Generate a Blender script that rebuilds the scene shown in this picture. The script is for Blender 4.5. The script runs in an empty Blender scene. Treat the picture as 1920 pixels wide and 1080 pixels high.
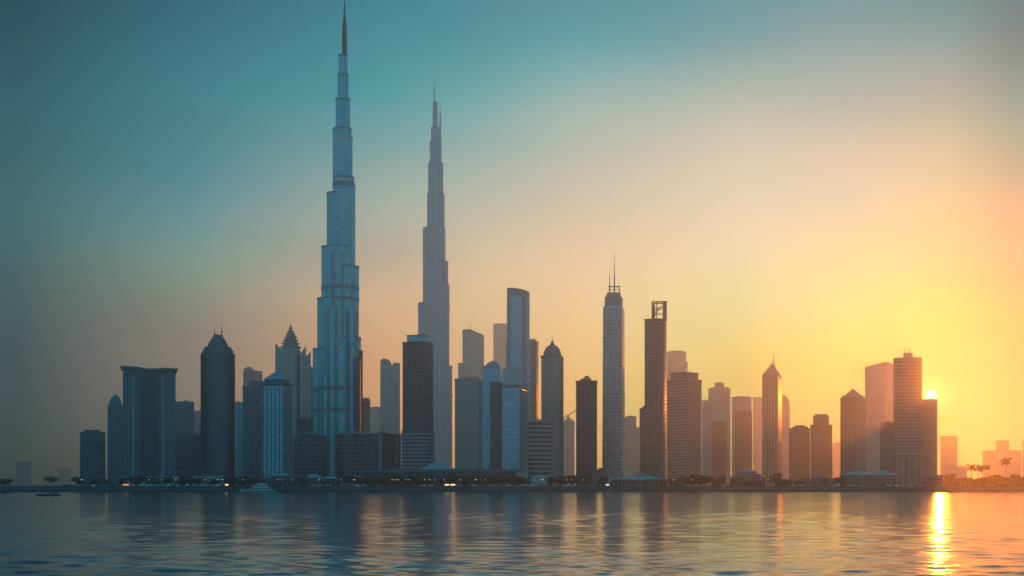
import bpy, bmesh, math, random
import numpy as np
from mathutils import Vector, Matrix
random.seed(7)
R = math.radians
scene = bpy.context.scene
C = scene.collection

# ------------------------------------------------------------------ camera, sky, sun, exposure
F = 2400.0      # focal length in pixels of a 1920 wide frame (45 mm on a 36 mm sensor)
YH = 905.0      # row of the horizon
H = 7.8         # camera height above the water
cd = bpy.data.cameras.new("Camera"); cam = bpy.data.objects.new("Camera", cd); C.objects.link(cam)
cd.sensor_width = 36; cd.lens = 45; cd.shift_y = (YH - 540) / 1920
cd.clip_start = 1; cd.clip_end = 30000
cam.location = (0, 0, H); cam.rotation_euler = (R(90), 0, 0)
scene.camera = cam
scene.view_settings.view_transform = 'Standard'; scene.view_settings.look = 'None'
scene.view_settings.exposure = 0; scene.view_settings.gamma = 1; scene.view_settings.use_curve_mapping = False
cy = scene.cycles
cy.use_denoising = True; cy.use_adaptive_sampling = False; cy.volume_bounces = 1; cy.max_bounces = 6; cy.diffuse_bounces = 3; cy.glossy_bounces = 3
cy.transmission_bounces = 2; cy.caustics_reflective = False; cy.caustics_refractive = False
cy.sample_clamp_indirect = 4

SUN_PX, SUN_PY = 1754.0, 742.0
s_az = math.atan((SUN_PX - 960) / F)
s_el = math.atan((YH - SUN_PY) / F * math.cos(s_az))
def direction(px, py):
    return Vector(((px - 960) / F, 1, (YH - py) / F)).normalized()
SUN = direction(SUN_PX, SUN_PY)
DISC = direction(1746, 741)
sl = bpy.data.lights.new("Sun", 'SUN'); so = bpy.data.objects.new("Sun", sl); C.objects.link(so)
sl.energy = 1.0; sl.angle = R(0.55); sl.color = (1.0, 0.22, 0.012)
so.rotation_euler = SUN.to_track_quat('Z', 'Y').to_euler(); so.location = (600, 1500, 900)

w = bpy.data.worlds.new("World"); scene.world = w; w.use_nodes = True
wt = w.node_tree; wt.nodes.clear()
def wn(t, **k):
    n = wt.nodes.new(t)
    for a, b in k.items(): setattr(n, a, b)
    return n
def wm(op, a, b=None, c=None):
    n = wn('ShaderNodeMath', operation=op)
    for i, v in enumerate((a, b, c)):
        if v is None: continue
        if hasattr(v, 'is_linked'): wt.links.new(v, n.inputs[i])
        else: n.inputs[i].default_value = v
    return n.outputs[0]
def lin(c):
    return tuple(((v / 255) / 12.92 if v <= 10 else ((v / 255 + 0.055) / 1.055) ** 2.4) for v in c)
tc = wn('ShaderNodeTexCoord'); sep = wn('ShaderNodeSeparateXYZ'); wt.links.new(tc.outputs['Generated'], sep.inputs[0])
sx, sy_, sz = sep.outputs
az = wm('ARCTAN2', sx, sy_)
hor = wm('SQRT', wm('MAXIMUM', wm('ADD', wm('MULTIPLY', sx, sx), wm('MULTIPLY', sy_, sy_)), 1e-6))
te = wm('DIVIDE', sz, hor)                       # tangent of the elevation
tpos = wm('DIVIDE', te, 0.40); 
tpos_n = wn('ShaderNodeClamp'); wt.links.new(tpos, tpos_n.inputs[0]); tpos = tpos_n.outputs[0]
# smog-filled dusk sky: elevation ramps (linear radiance) at several azimuths, measured clockwise from north
SKY = [
  (-2.2, [(0.0000, (0.0700, 0.2800, 0.4200)), (0.2500, (0.0700, 0.3400, 0.5000)), (1.0000, (0.0500, 0.3400, 0.5400))]),  # outermost rows: unseen sky, raised teal-blue to colour the facades
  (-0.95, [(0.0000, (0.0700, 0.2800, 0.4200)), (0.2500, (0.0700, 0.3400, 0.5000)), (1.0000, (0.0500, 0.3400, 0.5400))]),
  (-0.36968, [(0.0097, (0.0000, 0.0000, 0.0000)), (0.1020, (0.0000, 0.0000, 0.0000)), (0.1991, (0.0000, 0.0000, 0.0000)), (0.2962, (0.0000, 0.0399, 0.0092)), (0.3934, (0.0000, 0.0889, 0.0355)), (0.4905, (0.0000, 0.1281, 0.1035)), (0.5876, (0.0000, 0.1033, 0.0722)), (0.6848, (0.0000, 0.0792, 0.0981)), (0.7819, (0.0000, 0.0401, 0.0461)), (0.8790, (0.0000, 0.0161, 0.0116))]),
  (-0.24498, [(0.0101, (0.1107, 0.0699, 0.0320)), (0.1263, (0.2977, 0.2013, 0.1304)), (0.2274, (0.3720, 0.2451, 0.1506)), (0.3082, (0.3615, 0.2784, 0.1719)), (0.3891, (0.2940, 0.4290, 0.2659)), (0.4598, (0.1709, 0.4630, 0.3819)), (0.5609, (0.0416, 0.3345, 0.3951)), (0.6619, (0.0000, 0.2490, 0.2948)), (0.7630, (0.0000, 0.2106, 0.2458)), (0.9146, (0.0000, 0.1064, 0.1414))]),
  (-0.09554, [(0.0104, (0.7484, 0.2818, 0.0679)), (0.1607, (1.2011, 0.4756, 0.1421)), (0.2644, (1.2634, 0.5683, 0.1858)), (0.3577, (1.2156, 0.6990, 0.3284)), (0.4407, (0.8154, 0.6171, 0.3865)), (0.5236, (0.5865, 0.6781, 0.5014)), (0.6273, (0.2591, 0.5313, 0.4511)), (0.7310, (0.0412, 0.4124, 0.4417)), (0.7829, (0.0000, 0.3521, 0.3819)), (0.9384, (0.0000, 0.2166, 0.2786))]),
  (-0.02499, [(0.0104, (0.8399, 0.4132, 0.1505)), (0.1302, (1.1300, 0.5951, 0.2012)), (0.2239, (1.1962, 0.6916, 0.2531)), (0.3176, (1.2254, 0.7921, 0.3176)), (0.4217, (1.1580, 0.8384, 0.4437)), (0.5259, (0.7726, 0.7556, 0.5185)), (0.6300, (0.3951, 0.5967, 0.5065)), (0.7341, (0.1420, 0.4968, 0.4572)), (0.8383, (0.0000, 0.3383, 0.3738)), (0.9424, (0.0000, 0.2439, 0.2988))]),
  (0.05204, [(0.0104, (1.1348, 0.4498, 0.0658)), (0.1300, (1.2887, 0.6314, 0.1133)), (0.2237, (1.2887, 0.7395, 0.1706)), (0.3173, (1.2887, 0.8430, 0.3158)), (0.4213, (1.2241, 0.8693, 0.4690)), (0.5253, (0.9291, 0.7943, 0.5179)), (0.6294, (0.6143, 0.6627, 0.5030)), (0.7334, (0.3621, 0.5878, 0.4905)), (0.8374, (0.0611, 0.4180, 0.4403)), (0.9414, (0.0040, 0.2753, 0.3443))]),
  (0.12518, [(0.0103, (0.5422, 0.4168, 0.0379)), (0.1292, (0.6879, 0.6420, 0.0824)), (0.2222, (0.6987, 0.7828, 0.1524)), (0.3152, (0.6987, 0.8865, 0.3018)), (0.4186, (0.9059, 0.9479, 0.4997)), (0.5219, (0.8172, 0.8426, 0.5788)), (0.6253, (0.7078, 0.7083, 0.5223)), (0.7286, (0.4039, 0.5890, 0.4796)), (0.8320, (0.0889, 0.3998, 0.4115)), (0.9353, (0.0036, 0.2876, 0.3432))]),
  (0.17930, [(0.0102, (0.0000, 0.1116, 0.0000)), (0.1281, (0.0000, 0.3845, 0.0000)), (0.2204, (0.0000, 0.5351, 0.0000)), (0.3126, (0.0000, 0.7897, 0.2622)), (0.4356, (0.2712, 0.9142, 0.5561)), (0.5176, (0.5968, 0.8817, 0.6631)), (0.6201, (0.6954, 0.7590, 0.5647)), (0.7226, (0.4693, 0.6048, 0.4694)), (0.8251, (0.1304, 0.4066, 0.3789)), (0.9276, (0.0320, 0.2990, 0.3420))]),
  (0.25476, [(0.0101, (0.0000, 0.0000, 0.0000)), (0.1260, (0.0000, 0.3023, 0.0000)), (0.2268, (0.0000, 0.6014, 0.0000)), (0.3075, (0.0000, 0.6789, 0.1751)), (0.4083, (0.0000, 0.7356, 0.3873)), (0.5091, (0.0000, 0.7443, 0.5632)), (0.6099, (0.4851, 0.6964, 0.5443)), (0.7107, (0.3108, 0.5297, 0.4311)), (0.8115, (0.1799, 0.4057, 0.3954)), (0.9123, (0.0506, 0.3201, 0.3189))]),
  (0.32736, [(0.0099, (0.2156, 0.0000, 0.0000)), (0.1233, (0.3558, 0.0000, 0.0000)), (0.2022, (0.4010, 0.0000, 0.0000)), (0.3008, (0.3975, 0.3582, 0.0000)), (0.3995, (0.0000, 0.4706, 0.2004)), (0.4981, (0.0000, 0.6151, 0.3351)), (0.5967, (0.3569, 0.6379, 0.3712)), (0.6954, (0.3224, 0.4819, 0.3471)), (0.7940, (0.1507, 0.3765, 0.3432)), (0.8926, (0.0000, 0.2791, 0.2541))]),
  (0.37330, [(0.0097, (0.0000, 0.0000, 0.0000)), (0.1406, (0.0000, 0.0000, 0.0000)), (0.2182, (0.0000, 0.0000, 0.0000)), (0.2958, (0.0000, 0.1150, 0.0000)), (0.3928, (0.0000, 0.2377, 0.1519)), (0.4898, (0.0000, 0.3575, 0.2237)), (0.5868, (0.0166, 0.3876, 0.2351)), (0.6838, (0.0000, 0.3456, 0.2478)), (0.7808, (0.0000, 0.1910, 0.1657)), (0.8778, (0.0000, 0.1464, 0.1425))]),
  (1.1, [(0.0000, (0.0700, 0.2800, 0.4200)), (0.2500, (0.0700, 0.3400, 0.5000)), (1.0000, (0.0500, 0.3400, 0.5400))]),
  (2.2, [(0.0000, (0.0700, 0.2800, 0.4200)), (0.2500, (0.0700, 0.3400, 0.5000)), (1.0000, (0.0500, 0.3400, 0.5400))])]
def ramp(stops):
    n = wn('ShaderNodeValToRGB'); cr = n.color_ramp; cr.interpolation = 'CARDINAL'
    while len(cr.elements) > 1: cr.elements.remove(cr.elements[-1])
    for i, (p, c) in enumerate(stops):
        e = cr.elements[0] if i == 0 else cr.elements.new(p)
        e.position = p; e.color = (*[v / 4 for v in c], 1)      # ramps hold 0..1, so a quarter of the radiance
    wt.links.new(tpos, n.inputs[0])
    k = wn('ShaderNodeVectorMath', operation='SCALE'); wt.links.new(n.outputs[0], k.inputs[0]); k.inputs['Scale'].default_value = 4
    return k.outputs[0]
prev = None
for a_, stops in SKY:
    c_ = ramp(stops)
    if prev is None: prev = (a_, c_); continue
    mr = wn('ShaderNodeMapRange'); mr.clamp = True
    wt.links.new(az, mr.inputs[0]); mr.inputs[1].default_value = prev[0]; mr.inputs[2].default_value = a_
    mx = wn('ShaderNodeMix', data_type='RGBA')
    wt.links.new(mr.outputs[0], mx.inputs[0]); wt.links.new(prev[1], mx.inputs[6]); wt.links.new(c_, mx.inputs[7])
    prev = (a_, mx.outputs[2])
# the sun's disc and aureole
dp = wn('ShaderNodeVectorMath', operation='DOT_PRODUCT'); wt.links.new(tc.outputs['Generated'], dp.inputs[0]); dp.inputs[1].default_value = DISC
th = wm('MULTIPLY', wm('ARCCOSINE', wm('MINIMUM', dp.outputs['Value'], 1.0)), 180 / math.pi)
aur = wm('EXPONENT', wm('MULTIPLY', th, -1 / 0.30))
aur2 = wm('EXPONENT', wm('MULTIPLY', th, -1 / 2.0))
disc = wn('ShaderNodeMapRange', interpolation_type='SMOOTHSTEP'); wt.links.new(th, disc.inputs[0])
disc.inputs[1].default_value = 0.32; disc.inputs[2].default_value = 0.0
def scaled(col, f):
    n = wn('ShaderNodeVectorMath', operation='SCALE'); n.inputs[0].default_value = col; wt.links.new(f, n.inputs['Scale']); return n.outputs[0]
def addv(a, b):
    n = wn('ShaderNodeVectorMath', operation='ADD'); wt.links.new(a, n.inputs[0]); wt.links.new(b, n.inputs[1]); return n.outputs[0]
DISC_C, AUR_C, AUR2_C = (9, 7, 3.6), (5.0, 2.8, .6), (.05, .03, .0)
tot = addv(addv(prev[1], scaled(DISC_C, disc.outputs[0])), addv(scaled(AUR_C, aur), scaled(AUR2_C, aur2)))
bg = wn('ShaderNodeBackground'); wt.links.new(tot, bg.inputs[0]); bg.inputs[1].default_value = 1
skn = wn('ShaderNodeTexSky', sky_type='NISHITA', sun_disc=False); skn.sun_elevation = s_el; skn.sun_rotation = s_az
skn.dust_density = 1; skn.ozone_density = 6; skn.altitude = 0
tint = wn('ShaderNodeVectorMath', operation='MULTIPLY'); tint.inputs[1].default_value = (.12, .8, .75); wt.links.new(skn.outputs[0], tint.inputs[0])   # colour grade: takes most of the red out of this sky layer
bg2 = wn('ShaderNodeBackground'); wt.links.new(tint.outputs[0], bg2.inputs[0]); bg2.inputs[1].default_value = 0.05
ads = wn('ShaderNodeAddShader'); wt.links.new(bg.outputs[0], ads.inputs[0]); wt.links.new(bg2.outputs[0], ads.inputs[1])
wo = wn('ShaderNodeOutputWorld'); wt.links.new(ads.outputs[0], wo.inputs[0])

# ------------------------------------------------------------------ materials
def mat_base(name):
    m = bpy.data.materials.new(name); m.use_nodes = True
    return m, m.node_tree, m.node_tree.nodes['Principled BSDF']
def simple(name, col, rough=0.6, metal=0.0, var=0.18, scale=0.25, emit=None, es=0, bump=0):
    m, t, p = mat_base(name)
    p.inputs['Roughness'].default_value = rough; p.inputs['Metallic'].default_value = metal
    tx = t.nodes.new('ShaderNodeTexCoord'); n = t.nodes.new('ShaderNodeTexNoise'); n.inputs['Scale'].default_value = scale
    n.inputs['Detail'].default_value = 5; t.links.new(tx.outputs['Object'], n.inputs['Vector'])
    mx = t.nodes.new('ShaderNodeMix'); mx.data_type = 'RGBA'
    mx.inputs[6].default_value = (*[c * (1 - var) for c in col], 1); mx.inputs[7].default_value = (*[min(1, c * (1 + var)) for c in col], 1)
    t.links.new(n.outputs[0], mx.inputs[0]); t.links.new(mx.outputs[2], p.inputs['Base Color'])
    if emit: p.inputs['Emission Color'].default_value = (*emit, 1); p.inputs['Emission Strength'].default_value = es
    if bump:
        b = t.nodes.new('ShaderNodeBump'); b.inputs['Strength'].default_value = bump; t.links.new(n.outputs[0], b.inputs['Height']); t.links.new(b.outputs[0], p.inputs['Normal'])
    return m
def facade(name, glass, frame, fh=4.0, bw=3.2, band=.28, mull=.16, grough=.16, metal=.45, frough=.6, blinds=.05, heavy=0, lit=0, RV=(.75, 1.2)):
    """curtain wall: glass cells with spandrel bands every fh metres and mullions every bw metres; u and v are metres along and up the wall"""
    m, t, p = mat_base(name)
    def N(k, **kw):
        n = t.nodes.new(k)
        for a, b in kw.items(): setattr(n, a, b)
        return n
    def M(op, a, b=None):
        n = N('ShaderNodeMath', operation=op)
        for i, v in enumerate((a, b)):
            if v is None: continue
            if hasattr(v, 'is_linked'): t.links.new(v, n.inputs[i])
            else: n.inputs[i].default_value = v
        return n.outputs[0]
    uv = N('ShaderNodeUVMap', uv_map='UV'); s = N('ShaderNodeSeparateXYZ'); t.links.new(uv.outputs[0], s.inputs[0])
    u = M('DIVIDE', s.outputs[0], bw); v = M('DIVIDE', s.outputs[1], fh)
    frame_mask = M('MAXIMUM', M('LESS_THAN', M('FRACT', u), mull), M('LESS_THAN', M('FRACT', v), band))
    if heavy:   # a plant floor every so many storeys
        frame_mask = M('MAXIMUM', frame_mask, M('LESS_THAN', M('FRACT', M('DIVIDE', v, heavy)), 1.0 / heavy))
    cell = N('ShaderNodeCombineXYZ'); t.links.new(M('FLOOR', u), cell.inputs[0]); t.links.new(M('FLOOR', v), cell.inputs[1])
    wnz = N('ShaderNodeTexWhiteNoise', noise_dimensions='3D'); t.links.new(cell.outputs[0], wnz.inputs['Vector'])
    oi = N('ShaderNodeObjectInfo'); t.links.new(oi.outputs['Random'], cell.inputs[2])
    val = wnz.outputs['Value']
    tx = N('ShaderNodeTexCoord'); nz = N('ShaderNodeTexNoise'); nz.inputs['Scale'].default_value = .045; nz.inputs['Detail'].default_value = 4
    t.links.new(tx.outputs['Object'], nz.inputs['Vector'])
    gcol = N('ShaderNodeMix', data_type='RGBA'); t.links.new(val, gcol.inputs[0])
    gcol.inputs[6].default_value = (*[c * RV[0] for c in glass], 1); gcol.inputs[7].default_value = (*[c * RV[1] for c in glass], 1)
    bl = N('ShaderNodeMix', data_type='RGBA'); t.links.new(M('GREATER_THAN', val, 1 - blinds), bl.inputs[0])
    t.links.new(gcol.outputs[2], bl.inputs[6]); bl.inputs[7].default_value = (*[.05 + .7 * c for c in glass], 1)
    fcol = N('ShaderNodeMix', data_type='RGBA'); t.links.new(nz.outputs[0], fcol.inputs[0])
    fcol.inputs[6].default_value = (*[c * .7 for c in frame], 1); fcol.inputs[7].default_value = (*[c * 1.3 for c in frame], 1)
    mx = N('ShaderNodeMix', data_type='RGBA'); t.links.new(frame_mask, mx.inputs[0]); t.links.new(bl.outputs[2], mx.inputs[6]); t.links.new(fcol.outputs[2], mx.inputs[7])
    t.links.new(mx.outputs[2], p.inputs['Base Color'])
    ro = N('ShaderNodeMix'); t.links.new(frame_mask, ro.inputs[0]); t.links.new(M('MULTIPLY_ADD', val, .14), ro.inputs[2]); ro.inputs[3].default_value = frough
    ro.inputs[2].links[0].from_node.inputs[2].default_value = grough
    t.links.new(ro.outputs[0], p.inputs['Roughness'])
    t.links.new(M('MULTIPLY', M('SUBTRACT', 1.0, frame_mask), metal), p.inputs['Metallic'])
    p.inputs['IOR'].default_value = 1.7
    if lit:
        lw = M('MULTIPLY', M('LESS_THAN', val, lit), M('SUBTRACT', 1.0, frame_mask))
        p.inputs['Emission Color'].default_value = (1, .75, .4, 1); t.links.new(M('MULTIPLY', lw, 1.2), p.inputs['Emission Strength'])
    return m

G_TEAL = facade('teal_curtain_wall', (.13, .50, .56), (.15, .33, .37), 4.2, 3.0, .22, .18, metal=.6, blinds=.02, RV=(.92, 1.08))
G_BLUE = facade('blue_curtain_wall', (.035, .10, .16), (.05, .09, .13), 4.0, 3.0, .25, .2)
G_NAVY = facade('navy_curtain_wall', (.015, .045, .085), (.03, .05, .075), 3.8, 2.8, .3, .25, metal=.3)
G_DARK = facade('dark_curtain_wall', (.012, .036, .068), (.022, .034, .052), 3.8, 2.6, .3, .22, metal=.25)
G_GRID = facade('window_grid_wall', (.02, .04, .06), (.08, .10, .12), 3.6, 3.2, .42, .38, metal=.25)
G_STEEL = facade('steel_glass_wall', (.012, .56, .60), (.015, .33, .36), 3.9, 2.2, .16, .34, metal=.75, grough=.22, blinds=0, RV=(.97, 1.03))
G_PALE = facade('haze_pale_steel_wall', (.46, .52, .54), (.26, .28, .30), 3.9, 5.2, .14, .3, metal=.4, grough=.3, blinds=0, RV=(.95, 1.05))  # paler than the tallest tower's steel, part of the haze put into the colour
G_BAND = facade('banded_wall', (.025, .04, .055), (.20, .22, .22), 4.0, 9.0, .5, .04, metal=.25)
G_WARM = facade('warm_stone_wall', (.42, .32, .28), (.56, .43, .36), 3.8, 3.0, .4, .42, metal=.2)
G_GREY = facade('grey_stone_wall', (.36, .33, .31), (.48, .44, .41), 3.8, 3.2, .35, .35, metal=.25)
G_BROWN = facade('brown_stone_wall', (.10, .068, .062), (.15, .10, .08), 3.8, 2.8, .35, .35, metal=.2)
M_BANDT = simple('blue_grey_metal', (.03, .20, .26), .5, .2)
M_RIB = simple('pale_rib_metal', (.36, .39, .40), .5, .2)
M_POLISH = simple('warm_reflective_metal', (.50, .33, .20), .4, .8)  # warm tint stands in for sunlight on the deco tower's strip
M_CONC = simple('pale_concrete', (.30, .31, .31), .75)
M_CONCD = simple('grey_concrete', (.14, .15, .16), .8)
M_FIN = simple('pale_fin_metal', (.22, .27, .30), .4, .6)
M_FIND = simple('dark_fin_metal', (.02, .03, .04), .4, .5)
M_TEALR = simple('teal_roof_sheet', (.10, .28, .32), .5)
M_STEEL = simple('grey_steel', (.25, .27, .29), .4, .8)
M_RED = simple('red_sign_paint', (.65, .03, .03), .5)
M_WHITE = simple('white_paint', (.55, .56, .56), .4, var=.08)
M_HULLD = simple('dark_hull_paint', (.02, .025, .035), .4)
M_GLASSD = simple('dark_window_glass', (.015, .02, .025), .1, .3)
M_WALLP = simple('plaster_wall', (.32, .31, .29), .8)
M_STONE = simple('quay_stone', (.055, .05, .048), .9, var=.45, scale=.12, bump=.4)
M_PAVE = simple('paving', (.10, .095, .09), .85, var=.25, scale=.15)
M_ROAD = simple('asphalt', (.05, .05, .05), .85, var=.3, scale=.2)
M_EARTH = simple('ground_earth', (.07, .06, .05), .95, var=.35, scale=.02)
M_BARK = simple('bark', (.07, .05, .04), .9, var=.4, scale=2)
M_LEAFD = simple('dark_leaf', (.022, .034, .018), .7, var=.5, scale=.6)
M_LEAFM = simple('mid_leaf', (.04, .058, .028), .7, var=.5, scale=.6)
M_PALM = simple('palm_leaf', (.05, .075, .03), .6, var=.4, scale=.6)
M_LAMP = simple('lamp_glow', (.8, .7, .5), .4, emit=(1, .62, .28), es=2.0)
M_LAMPW = simple('white_lamp_glow', (.8, .8, .8), .4, emit=(1, .74, .46), es=1.5)
M_FIRE = simple('orange_glow', (.8, .3, .1), .4, emit=(1, .30, .08), es=1.3)
M_TYRE = simple('tyre_rubber', (.02, .02, .02), .9)

# ------------------------------------------------------------------ mesh helpers
def newbm():
    bm = bmesh.new(); bm.loops.layers.uv.new('UV'); return bm
def face(bm, vs, uvs=None, mi=0):
    try: f = bm.faces.new(vs)
    except ValueError: return None
    f.material_index = mi; ly = bm.loops.layers.uv.active
    for l, q in zip(f.loops, uvs or [(0, 0)] * len(vs)): l[ly].uv = q
    return f
def loft(bm, secs, mi=0, cap=True, capmi=None):
    """secs: list of rings, each a list of (x,y,z), joined bottom to top; UV = metres along the wall, height"""
    rings = [[bm.verts.new(p) for p in s] for s in secs]
    n = len(rings[0])
    for a, b, sa, sb in zip(rings, rings[1:], secs, secs[1:]):
        u = 0
        for i in range(n):
            j = (i + 1) % n
            L = max((Vector(sa[i]) - Vector(sa[j])).length, (Vector(sb[i]) - Vector(sb[j])).length)
            face(bm, (a[i], a[j], b[j], b[i]), ((u, sa[i][2]), (u + L, sa[j][2]), (u + L, sb[j][2]), (u, sb[i][2])), mi)
            u += L
    if cap:
        face(bm, list(reversed(rings[0])), None, mi if capmi is None else capmi)
        face(bm, rings[-1], None, mi if capmi is None else capmi)
def prism(bm, pts, z0, z1, mi=0, capmi=None):
    loft(bm, [[(x, y, z0) for x, y in pts], [(x, y, z1) for x, y in pts]], mi, True, capmi)
def prism_top(bm, pts, z0, ztops, mi=0):
    loft(bm, [[(x, y, z0) for x, y in pts], [(x, y, z) for (x, y), z in zip(pts, ztops)]], mi)
def rect(x0, x1, y0, y1): return [(x0, y0), (x1, y0), (x1, y1), (x0, y1)]
def circ(cx, cy_, r, n=24, ry=None, a0=0): return [(cx + r * math.cos(a0 + 2 * math.pi * i / n), cy_ + (ry or r) * math.sin(a0 + 2 * math.pi * i / n)) for i in range(n)]
def lathe(bm, cx, cy_, prof, n=24, mi=0, a0=0, ry=1):
    loft(bm, [[(x, y, z) for x, y in circ(cx, cy_, max(r, .02), n, max(r, .02) * ry, a0)] for r, z in prof], mi)
def offset(pts, d):
    n = len(pts); out = []
    for i in range(n):
        p0, p1, p2 = Vector(pts[i - 1]), Vector(pts[i]), Vector(pts[(i + 1) % n])
        e1 = (p1 - p0).normalized(); e2 = (p2 - p1).normalized()
        n1 = Vector((e1.y, -e1.x)); n2 = Vector((e2.y, -e2.x))
        b = n1 + n2
        k = d / max(.35, (1 + n1.dot(n2)) / 1.0)
        q = p1 + b * k
        out.append((q.x, q.y))
    return out
def ledges(bm, pts, z0, z1, step, h, proj, mi=0):
    o = offset(pts, proj); z = z0
    while z + h <= z1: prism(bm, o, z, z + h, mi); z += step
def fins(bm, pts, edges, spacing, wd, proj, z0, z1, mi=0):
    for e in edges:
        a = Vector(pts[e]); b = Vector(pts[(e + 1) % len(pts)]); d = b - a; L = d.length; d.normalize(); nrm = Vector((d.y, -d.x))
        k = max(1, int(round(L / spacing)))
        for i in range(k + 1):
            c = a + d * (L * i / k)
            c -= d * (wd / 2) * (1 if i == k else 0) - d * (wd / 2) * (1 if i == 0 else 0)
            q = [c - d * wd / 2 + nrm * proj, c + d * wd / 2 + nrm * proj, c + d * wd / 2 - nrm * .2, c - d * wd / 2 - nrm * .2]
            prism(bm, [(v.x, v.y) for v in q], z0, z1, mi)
def tube(bm, a, b, r0, r1=None, n=8, mi=0):
    a, b = Vector(a), Vector(b); r1 = r0 if r1 is None else r1
    q = (b - a).to_track_quat('Z', 'Y')
    ring = lambda c, r: [tuple(c + q @ Vector((r * math.cos(2 * math.pi * i / n), r * math.sin(2 * math.pi * i / n), 0))) for i in range(n)]
    loft(bm, [ring(a, r0), ring(b, r1)], mi)
def capsule(ax, ay, bx, by, r, n=10):
    d = math.atan2(by - ay, bx - ax); out = []
    for i in range(n + 1):
        t = d - math.pi / 2 + math.pi * i / n; out.append((bx + r * math.cos(t), by + r * math.sin(t)))
    for i in range(n + 1):
        t = d + math.pi / 2 + math.pi * i / n; out.append((ax + r * math.cos(t), ay + r * math.sin(t)))
    return out
def link(name, bm, mats, parent=None, smooth=False):
    me = bpy.data.meshes.new(name)
    bmesh.ops.recalc_face_normals(bm, faces=bm.faces)
    if smooth:
        for f in bm.faces: f.smooth = True
    bm.to_mesh(me); bm.free()
    for m in (mats if isinstance(mats, (list, tuple)) else [mats]): me.materials.append(m)
    o = bpy.data.objects.new(name, me); C.objects.link(o)
    if parent: o.parent = parent
    return o
def tag(o, label, cat, group=None):
    o['label'] = label; o['category'] = cat
    if group: o['group'] = group
    return o
def structure(o): o['kind'] = 'structure'; return o
ZG = 4.6        # quay and city ground level
YS = 1100.0     # distance of the shore

class Site:
    """a thing seen round column cx of the photograph, D metres away, turned to face the bay; px and py turn its outline into metres"""
    def __init__(s, name, label, cat, cx, D, z=ZG, group=None):
        if 1320 < D < 1650: D = 1250 + (D - 1330) * .7     # spread the city in depth
        elif D >= 1650: D = 1474 + (D - 1650) * .9
        if D > 1200 and cx > 1240 and z == ZG and name != 'palm_tree' and D != 1210 and D > 1245: D *= 1.2
        s.cx, s.D, s.z = cx, D, z
        al = math.atan((cx - 960) / F); s.k = D * math.cos(al) / F; s.kz = D / F
        s.o = bpy.data.objects.new(name, None); C.objects.link(s.o); s.o.empty_display_size = 5
        s.o.location = ((cx - 960) / F * D, D, z); s.o.rotation_euler = (0, 0, -al)
        tag(s.o, label, cat, group)
    def X(s, px): return (px - s.cx) * s.k
    def Z(s, py): return H + (YH - py) * s.kz - s.z
    def part(s, name, bm, mats, parent=None, smooth=False): return link(name, bm, mats, parent or s.o, smooth)
    def rect(s, pl, pr, depth=None, y=0.0):
        w_ = (pr - pl) * s.k
        return rect(s.X(pl), s.X(pr), y, y + (depth or w_))
    def corner(s, pl, pc, pr, t, y=0.0, dmax=None):
        t = R(t); w_ = (pc - pl) * s.k / math.cos(t); d = (pr - pc) * s.k / math.sin(t)
        if dmax: d = min(d, dmax)
        c = Vector((s.X(pc), y)); lf = Vector((-math.cos(t), math.sin(t))) * w_; rt = Vector((math.sin(t), math.cos(t))) * d
        return [tuple(c + lf), tuple(c), tuple(c + rt), tuple(c + lf + rt)]
def inset(pts, f, g=None):
    cx = sum(p[0] for p in pts) / len(pts); cy_ = sum(p[1] for p in pts) / len(pts)
    return [(cx + (x - cx) * f, cy_ + (y - cy_) * (g or f)) for x, y in pts]
def spire(s, px, ytip, ybase, y=6, r=.5, name='spire', mat=None):
    bm = newbm(); z0, z1 = s.Z(ybase), s.Z(ytip)
    tube(bm, (s.X(px), y, z0), (s.X(px), y, z0 + (z1 - z0) * .45), r, r * .7); tube(bm, (s.X(px), y, z0 + (z1 - z0) * .45), (s.X(px), y, z1), r * .55, r * .12)
    return s.part(name, bm, mat or M_STEEL)
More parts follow.
